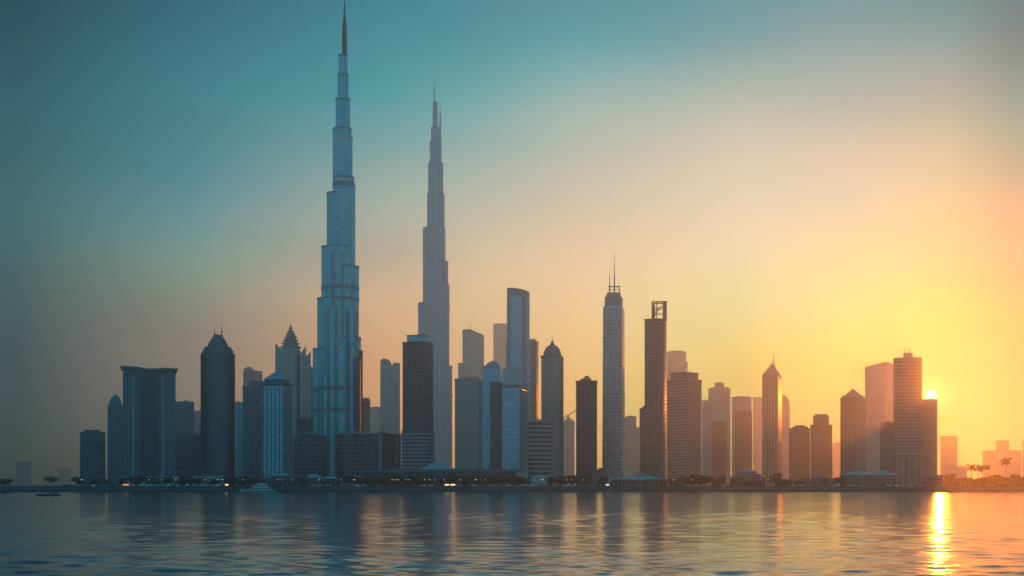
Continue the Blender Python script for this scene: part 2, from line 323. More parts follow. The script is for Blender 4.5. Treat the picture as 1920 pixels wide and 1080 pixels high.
# ------------------------------------------------------------------ water, quay, ground
def sheet(name, x0, x1, y0, y1, z, m, nx=1, ny=1):
    bm = newbm()
    for i in range(nx):
        for j in range(ny):
            a, b = x0 + (x1 - x0) * i / nx, x0 + (x1 - x0) * (i + 1) / nx; c, d = y0 + (y1 - y0) * j / ny, y0 + (y1 - y0) * (j + 1) / ny
            face(bm, [bm.verts.new(p) for p in ((a, c, z), (b, c, z), (b, d, z), (a, d, z))])
    return structure(link(name, bm, m))
XW, YF = 3200, 4150
sheet('ground', -XW, XW, YS + 7, YF, ZG - .1, M_EARTH)
sheet('promenade', -XW, XW, YS + 8, YS + 22, ZG - .03, M_PAVE)
sheet('road', -XW, XW, YS + 24, YS + 36, ZG, M_ROAD)
def make_water():
    m, t, p = mat_base('sea_water')
    p.inputs['Base Color'].default_value = (.006, .028, .036, 1); p.inputs['Roughness'].default_value = .13; p.inputs['IOR'].default_value = 1.45
    tx = t.nodes.new('ShaderNodeTexCoord'); mp = t.nodes.new('ShaderNodeMapping'); mp.inputs['Scale'].default_value = (.45, 1, 1)
    t.links.new(tx.outputs['Object'], mp.inputs[0])
    n1 = t.nodes.new('ShaderNodeTexNoise'); n1.inputs['Scale'].default_value = 1.1; n1.inputs['Detail'].default_value = 4; n1.inputs['Roughness'].default_value = .55
    t.links.new(mp.outputs[0], n1.inputs['Vector'])
    # calm and ruffled patches
    n2 = t.nodes.new('ShaderNodeTexNoise'); n2.inputs['Scale'].default_value = .012; n2.inputs['Detail'].default_value = 3; t.links.new(mp.outputs[0], n2.inputs['Vector'])
    mr = t.nodes.new('ShaderNodeMapRange'); mr.inputs[1].default_value = .35; mr.inputs[2].default_value = .65; mr.inputs[3].default_value = .25; mr.inputs[4].default_value = 1
    t.links.new(n2.outputs[0], mr.inputs[0])
    mul = t.nodes.new('ShaderNodeMath'); mul.operation = 'MULTIPLY'; t.links.new(n1.outputs[0], mul.inputs[0]); t.links.new(mr.outputs[0], mul.inputs[1])
    b = t.nodes.new('ShaderNodeBump'); b.inputs['Strength'].default_value = 1.0; b.inputs['Distance'].default_value = WATER_BUMP
    t.links.new(mul.outputs[0], b.inputs['Height']); t.links.new(b.outputs[0], p.inputs['Normal'])
    rs = [70.0]
    while rs[-1] < YS * 1.16: rs.append(rs[-1] + .32 * (rs[-1] / 107) ** 1.5)
    r = np.array(rs); A = R(30); nc = 820
    a = np.linspace(-A, A, nc)
    rr, aa = np.meshgrid(r, a, indexing='ij')
    X = rr * np.sin(aa); Y = rr * np.cos(aa); Zz = np.zeros_like(X)
    dr = .32 * (rr / 107) ** 1.5
    rng = np.random.default_rng(5); NW = 96
    lam = np.exp(rng.uniform(np.log(.9), np.log(9), NW)); ang = rng.normal(0, R(26), NW); ph = rng.uniform(0, 6.28, NW)
    slope = WATER_SLOPE / math.sqrt(NW / 2)
    # a slow change of wave height over the bay, so that ruffled and calm water alternate
    patch = .75 + .35 * np.sin(X * .019 + 1.3 + .7 * np.sin(Y * .013)) * np.sin(Y * .021 + .6 + .8 * np.sin(X * .011))
    for l, g, q in zip(lam, ang, ph):
        k = 2 * math.pi / l
        att = np.clip((l / (dr * 1.2) - 2) / 3, 0, 1)
        ph_ = k * (X * math.sin(g) + Y * math.cos(g)) + q
        s_ = np.sin(ph_)
        Zz += att * slope / k * (s_ + .28 * np.cos(2 * ph_))
    edge = np.clip((A - np.abs(aa)) / R(3), 0, 1)
    Zz *= patch * edge
    nv = X.size; co = np.stack([X, Y, Zz], -1).reshape(-1, 3)
    i = np.arange(len(r) - 1)[:, None] * nc + np.arange(nc - 1)[None, :]
    q = np.stack([i, i + 1, i + nc + 1, i + nc], -1).reshape(-1, 4)
    ext = np.array([[-XW, -250, -.7], [XW, -250, -.7], [XW, YS + 3, -.7], [-XW, YS + 3, -.7]], float)
    co = np.vstack([co, ext]); q = np.vstack([q, np.array([[nv, nv + 1, nv + 2, nv + 3]])])
    # keep the fine sheet in front of the quay
    keep = co[q][:, :, 1].min(1) < YS + 4
    q = q[keep]
    me = bpy.data.meshes.new('water'); me.vertices.add(len(co)); me.vertices.foreach_set('co', co.astype(np.float32).ravel())
    me.loops.add(q.size); me.loops.foreach_set('vertex_index', q.ravel().astype(np.int32))
    me.polygons.add(len(q)); me.polygons.foreach_set('loop_start', np.arange(0, q.size, 4, dtype=np.int32)); 
    me.polygons.foreach_set('use_smooth', np.ones(len(q), bool))
    me.update(calc_edges=True); me.validate()
    me.materials.append(m); o = bpy.data.objects.new('water', me); C.objects.link(o); structure(o)
WATER_SLOPE, WATER_BUMP = .098, .06
make_water()
bm = newbm()   # quay: wall, ledge, sloped revetment, coping
prof = [(YS, -2), (YS, 1.5), (YS + 3, 1.6), (YS + 6, 3.9), (YS + 6, 4.75), (YS + 6.9, 4.75), (YS + 6.9, 4.0), (YS + 9, 4.0), (YS + 9, -2)]
v0 = [bm.verts.new((-XW, y, z)) for y, z in prof]
xs = [-XW + 2 * XW * i / 120 for i in range(1, 121)]
for x in xs:
    v1 = [bm.verts.new((x, y + (random.uniform(-.35, .35) if 0 < i < 4 else 0), z + (random.uniform(-.12, .12) if i == 3 else 0))) for i, (y, z) in enumerate(prof)]
    for i in range(len(prof) - 1): face(bm, (v0[i], v1[i], v1[i + 1], v0[i + 1]))
    v0 = v1
tag(link('quay_wall', bm, M_STONE), 'long dark stepped stone quay wall along the waterline', 'quay wall')

# ------------------------------------------------------------------ the two stepped super-tall towers
def supertall(name, label, cx, D, left, right, front, bands, spires, mats, rk, strips=True):
    s = Site(name, label, 'skyscraper', cx, D)
    k = s.k
    def wing(nm, tiers, dx, dy, mi):
        bm = newbm(); out = []
        for i, (px, py) in enumerate(tiers):
            r = rk * (1.15 - .06 * i) if i < 9 else rk * .6
            xe = s.X(px)
            half = abs(xe)
            r = min(r, half * .8 + .8)
            L = max(half - r, .05)
            ex = L if dx > 0 else -L
            ey = 16 + dy * L
            pts = capsule(0, 16, ex, ey, r)
            prism(bm, pts, 0, s.Z(py), 0, 1); out.append((0, 16, ex, ey, r, s.Z(py)))
            # slim parapet lip on each setback
            o = capsule(0, 16, ex, ey, r + .35)
            prism(bm, o, s.Z(py) - 1.4, s.Z(py) + .5, 1)
        s.part(nm, bm, mats); return out
    caps = wing('side_wing', left, -1, .42, 0) + wing('side_wing', right, 1, .42, 0)
    bm = newbm()
    for (pl, pr, py, yn) in front:
        r = (pr - pl) / 2 * k; xc = (s.X(pl) + s.X(pr)) / 2
        pts = capsule(xc, 18, xc, yn + r, r); prism(bm, pts, 0, s.Z(py), 0, 1); caps.append((xc, 18, xc, yn + r, r, s.Z(py)))
        if strips:   # dark vertical joints on either side of the nose
            for sg in (-1, 1):
                for f_, rr_ in ((1.0, .5), (.62, .35)):
                    x_ = xc + sg * r * f_; y_ = yn + r - math.sqrt(max(0, 1 - f_ * f_)) * r - .1
                    prism(bm, circ(x_, y_, rr_ * rk / 9 * 1.6, 6), 0, s.Z(py) - 2, 1)
    s.part('front_wing', bm, mats)
    for py, hh in bands:
        bm = newbm(); z = s.Z(py)
        for (ax, ay, bx, by, r, zt) in caps:
            if zt > z + hh: prism(bm, capsule(ax, ay, bx, by, r + .45), z - hh / 2, z + hh / 2, 0)
        s.part('plant_floor_band', bm, mats[1])
    for (px, prof, y) in spires:
        bm = newbm(); lathe(bm, s.X(px), y, [(r * k, s.Z(py)) for r, py in prof], 10)
        s.part('spire', bm, mats[2])
    return s
L1 = [(585.5, 651), (594, 555), (602, 457), (612, 356), (623.5, 235), (629, 178), (633.5, 147), (636.5, 95)]
R1 = [(678, 630), (674, 495), (667, 343), (665, 327), (661.5, 252), (657, 178), (654, 133), (652, 95)]
T1 = supertall('stepped_skyscraper', 'tallest blue glass skyscraper, stepping up in setbacks to a needle cut by the top edge', 643, 1550, L1, R1,
    [(633, 655, 356, 6), (622, 646, 470, 2), (644, 664, 520, 4), (611, 634, 574, -2), (651, 668, 575, 0), (600, 618, 705, -3), (627, 652, 640, -6)],
    [(339, 3.4), (536, 3.2), (557, 2.6), (728, 4.2), (768, 3.2)],
    [(646, [(5.2, 130), (4.6, 60), (4, 31), (2.6, 30), (1.9, 14), (1.0, -2), (.25, -12)], 16)], [G_STEEL, M_BANDT, M_FIND], 11)
bm = newbm()     # darker glass bay on the lower right shoulder
q = capsule(T1.X(669), 14, T1.X(669), 2, 4.2); prism(bm, q, 0, T1.Z(671)); T1.part('dark_glass_bay', bm, [G_NAVY])
bm = newbm(); prism(bm, T1.rect(677.5, 680.5, 20, 10), 0, T1.Z(654)); T1.part('lit_edge_strip', bm, [G_BROWN])  # edge strip in brown, standing in for the reddish light there
for a, b, top in ((551, 612, 817), (629, 690, 815)):       # banded drums at its foot
    bm = newbm(); c = (T1.X(a) + T1.X(b)) / 2; r = (b - a) / 2 * T1.k
    pts = circ(c, -4, r, 36, r * .8); prism(bm, pts, 0, T1.Z(top))
    ledges(bm, pts, 6, T1.Z(top + 2), 4.4, 1.2, .7, 1); lathe(bm, c, -4, [(r * .8, T1.Z(top)), (r * .75, T1.Z(top - 3)), (r * .3, T1.Z(top - 5))], 30, 1, 0, .8)
    T1.part('podium_drum', bm, [G_NAVY, M_CONCD])
L2 = [(783.5, 566), (792.5, 425), (801, 360), (806.5, 285), (808, 235), (811, 210), (811.5, 187)]
R2 = [(849, 685), (843.5, 532), (841, 488), (834, 362), (831.5, 302), (828, 262), (820, 215)]
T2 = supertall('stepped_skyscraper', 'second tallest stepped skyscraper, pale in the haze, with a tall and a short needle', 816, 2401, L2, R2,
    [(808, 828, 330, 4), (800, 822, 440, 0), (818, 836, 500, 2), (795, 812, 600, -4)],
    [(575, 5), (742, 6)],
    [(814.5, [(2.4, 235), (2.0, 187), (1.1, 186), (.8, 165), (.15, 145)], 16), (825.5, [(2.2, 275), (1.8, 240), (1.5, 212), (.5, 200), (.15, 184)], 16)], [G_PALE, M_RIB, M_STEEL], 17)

# ------------------------------------------------------------------ other towers
def tower(name, label, pl, pc, pr, ytop, D, t=12, mats=None, depth=None, blocks=(), spires=(), fin=None, ledge=None, cat='tower', crown=.8, dmax=None, z0py=None, roofmat=M_CONCD, fedges=(0, 1)):
    """box tower with its near corner at column pc; blocks = (left, corner, right, top, bottom, part name, material, set back)"""
    s = Site(name, label, cat, (pl + pr) / 2, D)
    pts = s.corner(pl, pc, pr, t, 0, dmax) if pc else s.rect(pl, pr, depth)
    bm = newbm(); zt = s.Z(ytop)
    prism(bm, pts, 0, zt, 0, 1)
    if pc is None: fe = [0]
    else: fe = list(fedges)
    if fin: fins(bm, pts, fe, fin[0], fin[1], fin[2], 0, zt - 1, 1)
    if ledge: ledges(bm, pts, ledge[3] if len(ledge) > 3 else 8, zt, ledge[0], ledge[1], ledge[2], 1)
    s.part('tower_body', bm, mats)
    s.pts = pts; s.zt = zt
    if crown:
        bm = newbm(); o = offset(pts, .5); prism(bm, o, zt - crown * .6, zt + crown); s.part('parapet', bm, mats[1])
        # plant boxes and mast stubs on the roof
        bm = newbm(); rng = random.Random(int(pl * 7 + ytop))
        c = Vector((sum(p[0] for p in pts) / 4, sum(p[1] for p in pts) / 4)); e1 = (Vector(pts[1]) - Vector(pts[0])) / 2; e2 = (Vector(pts[3]) - Vector(pts[0])) / 2
        for i in range(2):
            q = c + e1 * rng.uniform(-.5, .5) + e2 * rng.uniform(-.3, .3); a = rng.uniform(.15, .3); b = rng.uniform(.15, .3)
            prism(bm, [tuple(q - e1 * a - e2 * b), tuple(q + e1 * a - e2 * b), tuple(q + e1 * a + e2 * b), tuple(q - e1 * a + e2 * b)], zt, zt + crown + rng.uniform(.5, 2.2))
        s.part('roof_plant', bm, M_CONCD)
    for (a, c, b, yt, yb, nm, m, sb) in blocks:
        bm = newbm(); q = s.corner(a, c, b, t, sb) if c else s.rect(a, b, (b - a) * s.k * .7, sb)
        prism(bm, q, s.Z(yb) - .3, s.Z(yt)); s.part(nm, bm, [m])
    for sp in spires: spire(s, *sp[:3], y=sp[3] if len(sp) > 3 else 8, r=sp[4] if len(sp) > 4 else .5, name=sp[5] if len(sp) > 5 else 'spire')
    return s

# far left, faint in the smog
tower('office_tower', 'faint small flat-topped tower with two stub masts at the far left', 30, None, 58, 866, 3400, mats=[G_BLUE, M_CONC], depth=40, blocks=[(38, None, 50, 862, 866, 'roof_box', M_CONC, 8)], spires=[(44, 855, 862, 10, .7), (48, 857, 862, 10, .7)])
tower('office_block', 'barely visible hazy block between the shore trees at far left', 108, None, 133, 879, 4400, mats=[G_BLUE, M_CONC], depth=60)
# left group
s = tower('office_tower', 'dark short square tower with chamfered roof, first of the left cluster', 150, 191, 197, 811, 1450, 14, [G_NAVY, M_CONCD], blocks=[(158, None, 188, 805.5, 811, 'roof_box', M_CONCD, 4)], fin=(5, .6, .4))
def ogive(s, pl, pr, ysh, ytop, ytip, y0, mats, n=20):
    bm = newbm(); c = (s.X(pl) + s.X(pr)) / 2; r = (pr - pl) / 2 * s.k; z0, z1 = s.Z(ysh), s.Z(ytop); prof = []
    for i in range(9):
        f_ = i / 8; prof.append((r * math.sqrt(max(0, 1 - f_ ** 1.5)) * (1 - .12 * f_) + .15, z0 + (z1 - z0) * f_))
    lathe(bm, c, y0 + r, prof, n); s.part('pointed_dome', bm, mats, smooth=True)
s = Site('domed_tower', 'slim blue tower under a pointed dome, left of the wide curved hotel block', 'tower', 216, 1750)
pts = s.rect(201.5, 231, 20); bm = newbm(); prism(bm, pts, 0, s.Z(762)); fins(bm, pts, [0], 3.5, .6, .5, 0, s.Z(764), 1); s.part('tower_body', bm, [G_BLUE, M_FIN])
ogive(s, 202, 231, 763, 739, 0, 0, [G_BLUE]); spire(s, 217.5, 729, 741, 10, .8)
# wide curved block with the flying cornice
s = Site('curved_hotel_block', 'wide dark slab with concave front, pale pilaster strips and a wavy overhanging roof', 'building', 280, 1400)
k = s.k
def hotel_outline(e):
    pts = []
    for i in range(25):
        f_ = i / 24 * 2 - 1; pts.append(((49.5 * k + e) * f_, 7.0 * (math.cos(f_ * math.pi * .5) ** 2) - e))
    return pts + [(49.5 * k + e, 26 + e), (-49.5 * k - e, 26 + e)]
bm = newbm(); o = hotel_outline(0); prism(bm, o, 0, s.Z(700), 0, 1)
for px in list(range(233, 262, 4)) + list(range(300, 330, 4)):
    f_ = (px - 280) / 49.5; y = 7 * math.cos(f_ * math.pi / 2) ** 2
    prism(bm, rect(s.X(px) - .35, s.X(px) + .35, y - .6, y + .8), 0, s.Z(704), 1)
for px in range(266, 299, 5):
    f_ = (px - 280) / 49.5; y = 7 * math.cos(f_ * math.pi / 2) ** 2
    prism(bm, rect(s.X(px) - .25, s.X(px) + .25, y - .4, y + .8), 0, s.Z(704), 2)
s.part('tower_body', bm, [G_NAVY, M_FIN, M_FIND])
for a, b in ((247, 252), (303, 309)):
    bm = newbm(); y = 7 * math.cos((a - 280) / 49.5 * math.pi / 2) ** 2
    prism(bm, rect(s.X(a), s.X(b), y - 1.2, y + 1), 0, s.Z(703)); s.part('pilaster', bm, [M_CONC])
bm = newbm(); o0, o1, o2 = hotel_outline(-1.5), hotel_outline(.6), hotel_outline(2.3)
wz = lambda x: s.Z(687.5 + 4.0 * max(0, 1 - abs(x / k - 3) / 26) ** 1.0 + max(0, x / k) * .045)
prism_top(bm, o0, s.Z(701), [wz(x) - 3.2 for x, y in o0]); s.part('attic_storey', bm, [G_GRID])
bm = newbm(); loft(bm, [[(x, y, wz(x) - 3.4) for x, y in o1], [(x, y, wz(x) - 1.3) for x, y in o2], [(x, y, wz(x)) for x, y in hotel_outline(2.6)]]); s.part('wavy_cornice', bm, [M_CONCD])
bm = newbm(); prism(bm, [(x * 1.12, y - 4) for x, y in o], 0, s.Z(893)); s.part('podium', bm, [G_GREY])
tower('office_tower', 'hazy blue tower with stepped flat roof just right of the wide curved block', 329, None, 364, 754, 2000, mats=[G_BLUE, M_CONC], depth=26, blocks=[(335, None, 362, 752, 754, 'roof_box', M_CONCD, 5)])
tower('office_tower', 'narrow hazy slab peeping out left of the dark twin-spired tower', 363, None, 380, 771, 3000, mats=[G_BLUE, M_CONC], depth=30)
tower('office_block', 'low dark block between the wide curved slab and the twin-spired tower', 328, None, 379, 815, 1650, mats=[G_NAVY, M_CONCD], depth=40, blocks=[(345, None, 372, 811, 815, 'roof_box', M_CONCD, 8)], ledge=(8, .8, .5))
# twin-spired tower with stepped shoulders
s = Site('twin_spired_tower', 'tall dark navy tower with stepped shoulders, rounded crown and two thin spires', 'tower', 408.5, 1400)
def oct_(pl, pr, y0, depth, ch):
    x0, x1 = s.X(pl), s.X(pr); y1 = y0 + depth; return [(x0 + ch, y0), (x1 - ch, y0), (x1, y0 + ch), (x1, y1 - ch), (x1 - ch, y1), (x0 + ch, y1), (x0, y1 - ch), (x0, y0 + ch)]
bm = newbm(); o = oct_(377, 440, 0, 34, 5); prism(bm, o, 0, s.Z(661), 0, 1); fins(bm, o, [0, 1, 7], 3.2, .8, .7, 0, s.Z(663), 1); s.part('tower_body', bm, [G_NAVY, M_FIND])
bm = newbm(); prism(bm, rect(s.X(396), s.X(422), -1.6, 4), 0, s.Z(650)); s.part('centre_bay', bm, [G_GRID])
for a, b, yt, yb in ((379.5, 437.5, 655, 661), (382.5, 434.5, 649.5, 655)):
    bm = newbm(); prism(bm, oct_(a, b, 2, 30, 5), s.Z(yb) - .2, s.Z(yt)); s.part('stepped_shoulder', bm, [G_NAVY])
bm = newbm()
loft(bm, [[(x, y, s.Z(py)) for x, y in oct_(408.5 - hw, 408.5 + hw, 17 - hw * .42, hw * .84, hw * .12)] for hw, py in ((20, 649.5), (19, 645), (17, 640), (14.5, 635.5), (12, 632), (10, 629), (8.5, 626), (8.5, 624.5))])
s.part('rounded_crown', bm, [G_NAVY]); spire(s, 402.5, 607, 626, 17, .8); spire(s, 416, 601, 626, 17, .8)
tower('office_tower', 'faint gabled tower top rising behind the teal-blue slab, left of the pagoda tower', 456, 476, 492, 695, 2900, 38, [G_BLUE, M_CONC], blocks=[(457, None, 475, 690, 696, 'gabled_top', M_CONC, 6), (462, None, 471, 687.5, 691, 'roof_box', M_CONC, 10)])
s = tower('office_tower', 'plain blue slab with a higher right half, left neighbour of the pyramid-roofed tower', 455, None, 498, 725, 1600, mats=[G_BLUE, M_FIN], depth=30, fin=(3.4, .7, .6), blocks=[])
bm = newbm(); q = s.rect(467.5, 498, 26, -2); prism(bm, q, 0, s.Z(714), 0, 1); fins(bm, q, [0], 3, .5, .5, 0, s.Z(716), 1); s.part('higher_slab', bm, [G_BLUE, M_FIN])
tower('office_tower', 'narrow pale blue slab standing right of the twin-spired tower', 441, None, 457, 755, 1750, mats=[G_STEEL, M_CONC], depth=24)
# pyramid-roofed glass tower
s = tower('pyramid_roof_tower', 'glass tower with bright white vertical mullions and a pyramid roof', 493, 531, 547, 722, 1330, 26, [G_TEAL, M_FIN], crown=0, fin=(4.2, .75, .9))
bm = newbm(); ledges(bm, s.pts, 20, s.zt, 12, .7, .5); s.part('storey_ledge', bm, [M_FIN])
bm = newbm(); a0 = s.pts; loft(bm, [[(x, y, s.Z(722)) for x, y in offset(a0, .4)], [(x, y, s.Z(719.5)) for x, y in offset(a0, 1.8)], [(x, y, s.Z(718)) for x, y in offset(a0, 1.8)], [(x, y, s.Z(716)) for x, y in inset(a0, .9)]]); s.part('cornice', bm, [M_CONCD])
bm = newbm(); prism(bm, inset(a0, .86), s.Z(716.5), s.Z(710), 0, 0); s.part('attic_storey', bm, [G_DARK])
bm = newbm(); loft(bm, [[(x, y, s.Z(711)) for x, y in inset(a0, .98)], [(x, y, s.Z(708.5)) for x, y in inset(a0, .9)], [(x, y, s.Z(693)) for x, y in inset(a0, .03)]]); s.part('pyramid_roof', bm, [M_TEALR])
# pagoda-crowned tower
s = Site('pagoda_tower', 'ornate tower with tiered pagoda crown, needle and pointed side fins, lit on its right edges', 'tower', 547, 1900)
def sq(cxp, hw, y, d, t=0):
    h_ = hw * s.k; c = s.X(cxp); return rect(c - h_, c + h_, y, y + d)
bm = newbm(); q = s.corner(528, 555, 563, 12); prism(bm, q, 0, s.Z(651), 0, 1); fins(bm, q, [0, 1], 4.4, .9, .7, 0, s.Z(655), 1); s.part('tower_body', bm, [G_WARM, M_CONC])
bm = newbm(); cx_ = s.X(545); secs = []
for hw, py in ((15, 652), (17, 648.5), (12.5, 647.5), (12.5, 643.5), (15.2, 642), (10.8, 641), (10.8, 637.5), (13, 636), (8.8, 635), (8.8, 631.5), (10.8, 630), (7, 629), (7, 626), (8.6, 624.5), (5, 623.5), (5, 621), (6.4, 619.5), (3, 618), (2.6, 614), (1.6, 610)):
    h_ = hw * s.k; secs.append([(x, y, s.Z(py)) for x, y in circ(cx_, 13, h_ * 1.25, 8, h_ * 1.2, math.pi / 8)])
loft(bm, secs); s.part('tiered_crown', bm, [M_WALLP]); spire(s, 545, 601, 613, 13, 1.1)
for a, b, yl, yr, yb in ((516, 529.5, 642.5, 657, 4), (562, 574, 664, 647, 5), (573, 583, 668, 657, 8)):
    bm = newbm(); q = s.rect(a, b, 22, yb); prism_top(bm, q, 0, [s.Z(yl), s.Z(yr), s.Z(yr), s.Z(yl)]); fins(bm, q, [0], 3.5, .6, .5, 0, s.Z(max(yl, yr) + 2), 0); s.part('pointed_side_fin', bm, [G_WARM])
tower('office_tower', 'narrow blue-grey slab squeezed between the pagoda tower and the tallest skyscraper', 578, None, 592, 690, 2100, mats=[G_BLUE, M_CONC], depth=30)
tower('office_block', 'dark block at the foot of the pagoda tower, behind the left banded drum', 560, None, 592, 785, 1700, mats=[G_NAVY, M_CONCD], depth=24, blocks=[(563, None, 586, 781, 785, 'roof_box', M_CONCD, 6)])
# right of the tallest tower
s = tower('office_tower', 'small stepped tower with antennas, right behind the tallest skyscraper', 676, None, 694, 752, 2000, mats=[G_BROWN, M_CONCD], depth=22, blocks=[(680, None, 692, 746, 752, 'roof_box', M_CONCD, 5)], spires=[(684.5, 737, 747, 8, .5, 'antenna'), (693, 739, 752, 8, .5, 'antenna'), (688, 741, 747, 8, .4, 'antenna')])
tower('office_tower', 'faint flat-topped slab left of the rounded twin-topped tower', 694, None, 714, 764, 2900, mats=[G_GREY, M_CONC], depth=30, blocks=[(700, None, 712, 762, 764, 'roof_box', M_CONC, 8)])
s = Site('round_top_tower', 'hazy tower with a rounded left top, a notch and a flat right top', 'tower', 731.5, 2300)
bm = newbm(); prism(bm, s.rect(713, 750, 30), 0, s.Z(684), 0, 1); fins(bm, s.rect(713, 750, 30), [0], 5, .8, .6, 0, s.Z(686), 1); s.part('tower_body', bm, [G_GREY, M_CONC])
bm = newbm(); top = [(713, 684), (713, 677), (716, 673.5), (720, 672), (725, 673), (730, 676), (733.5, 680), (733.5, 684)]
loft(bm, [[(s.X(a), 0.5, s.Z(b)) for a, b in top], [(s.X(a), 26, s.Z(b)) for a, b in top]]); s.part('rounded_top', bm, [M_CONC])
bm = newbm(); prism(bm, s.rect(737, 750, 24, .5), s.Z(685), s.Z(680)); s.part('flat_top', bm, [M_CONC]); spire(s, 720, 668, 673, 10, .6, 'antenna')
bm = newbm(); tube(bm, (s.X(740), 6, s.Z(681)), (s.X(740), 6, s.Z(678)), .8); s.part('roof_tank', bm, M_CONCD)
s = tower('office_block', 'low dark wide block with a pale corner strip, right of the banded drums', 688, 713, 753, 813, 1420, 40, [G_DARK, M_CONCD], dmax=40)
bm = newbm(); prism(bm, rect(s.X(711), s.X(715.5), -1.5, 1.5), 0, s.Z(813.5)); s.part('corner_pilaster', bm, [M_CONC])
bm = newbm(); prism(bm, rect(s.X(742), s.X(745), 14, 27), 0, s.Z(816)); s.part('pilaster', bm, [M_CONCD])
# dark tower on a banded podium
s = tower('office_tower', 'dark glass tower with reddish side on a white-banded podium, with a small rooftop box', 755, 797, 812, 641, 1350, 25, [G_DARK, M_FIND], fin=(6.5, .5, .3), crown=.8)
bm = newbm(); q = s.corner(755, 797, 812, 25); ledges(bm, q, s.Z(804), s.zt, 3.6, .5, .25); s.part('spandrel_ledge', bm, [M_CONCD])
bm = newbm(); prism(bm, inset(s.pts, .72, .72), s.zt, s.Z(627.5)); s.part('penthouse', bm, [G_TEAL])
bm = newbm(); prism(bm, offset(inset(s.pts, .72), .5), s.Z(627.6), s.Z(626)); s.part('penthouse_roof', bm, [M_CONCD])
bm = newbm(); q = offset(s.pts, .9); prism(bm, q, 0, s.Z(807), 0, 1); ledges(bm, q, 2.5, s.Z(805), 3.72, 1.5, .8, 1); s.part('banded_podium', bm, [G_DARK, M_CONC])
# centre group
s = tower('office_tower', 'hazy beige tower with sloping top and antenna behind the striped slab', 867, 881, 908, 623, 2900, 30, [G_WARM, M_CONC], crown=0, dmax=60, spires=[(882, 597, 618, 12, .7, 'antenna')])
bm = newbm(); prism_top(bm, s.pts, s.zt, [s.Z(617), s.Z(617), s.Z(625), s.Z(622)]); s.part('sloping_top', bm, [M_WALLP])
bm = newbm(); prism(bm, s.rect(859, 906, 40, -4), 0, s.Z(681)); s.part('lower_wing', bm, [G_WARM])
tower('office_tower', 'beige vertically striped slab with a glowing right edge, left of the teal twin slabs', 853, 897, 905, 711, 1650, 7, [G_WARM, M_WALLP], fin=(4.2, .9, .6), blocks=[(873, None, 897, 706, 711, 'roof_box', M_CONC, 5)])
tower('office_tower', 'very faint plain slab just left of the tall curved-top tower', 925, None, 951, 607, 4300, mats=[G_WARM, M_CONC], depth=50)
s = Site('curved_top_tower', 'tall teal tower with slanting curved top and wider lower part with a small red sign', 'tower', 970, 1800)
q = s.corner(950.5, 986, 993, 26); bm = newbm(); prism(bm, q, 0, s.Z(555), 0, 1); ledges(bm, q, s.Z(680), s.Z(558), 4.6, 1, .5, 1); s.part('tower_body', bm, [G_TEAL, M_CONC])
bm = newbm(); prism(bm, rect(s.X(958), s.X(979), -.9, 3), s.Z(690), s.Z(557)); ledges(bm, rect(s.X(958), s.X(979), -.9, 3), s.Z(690), s.Z(557), 4.6, .9, .35, 0); s.part('window_bay', bm, [G_STEEL])
bm = newbm(); n_ = 10
ring = [tuple(Vector(q[0]).lerp(Vector(q[1]), i / n_)) for i in range(n_ + 1)] + [q[2], q[3]]
zz = [s.Z(537 + 7.0 * (i / n_) ** 2) for i in range(n_ + 1)] + [s.Z(546), s.Z(540)]
prism_top(bm, offset(q, .4) if False else ring, s.Z(555), zz); s.part('curved_crown', bm, [M_CONC])
bm = newbm(); q2 = s.corner(949, 987, 995.5, 26, -1.2); prism(bm, q2, 0, s.Z(640), 0, 1); ledges(bm, q2, s.Z(690), s.Z(640), 4.4, 1, .5, 1); s.part('lower_tower', bm, [G_TEAL, M_CONC])
bm = newbm(); prism(bm, s.corner(942, 983, 989, 26, -3), 0, s.Z(690)); s.part('base_block', bm, [G_TEAL])
bm = newbm(); z1, z2 = s.Z(690.5), s.Z(696); xa, xb = s.X(978.5), s.X(984.5)
loft(bm, [[(xa, -3.9, z1 - 1), (xb - 1, -3.9, z2 + 1), (xb, -3.9, z2 + 2.4), (xa + 1.5, -3.9, z1)], [(xa, -3.3, z1 - 1), (xb - 1, -3.3, z2 + 1), (xb, -3.3, z2 + 2.4), (xa + 1.5, -3.3, z1)]])
loft(bm, [[(xa + .2, -3.9, z2), (xa + 1.8, -3.9, z2 - .2), (xb - .3, -3.9, z1 - 1.5), (xb - 1.6, -3.9, z1 - .6)], [(xa + .2, -3.3, z2), (xa + 1.8, -3.3, z2 - .2), (xb - .3, -3.3, z1 - 1.5), (xb - 1.6, -3.3, z1 - .6)]])
s.part('red_sign', bm, [M_RED])
tower('office_tower', 'hazy brown slab with chamfered top behind the right edge of the curved-top tower', 990, 1006, 1010, 640, 2200, 12, [G_BROWN, M_CONC], blocks=[(993, None, 1005, 635, 640, 'roof_box', M_CONC, 4)])
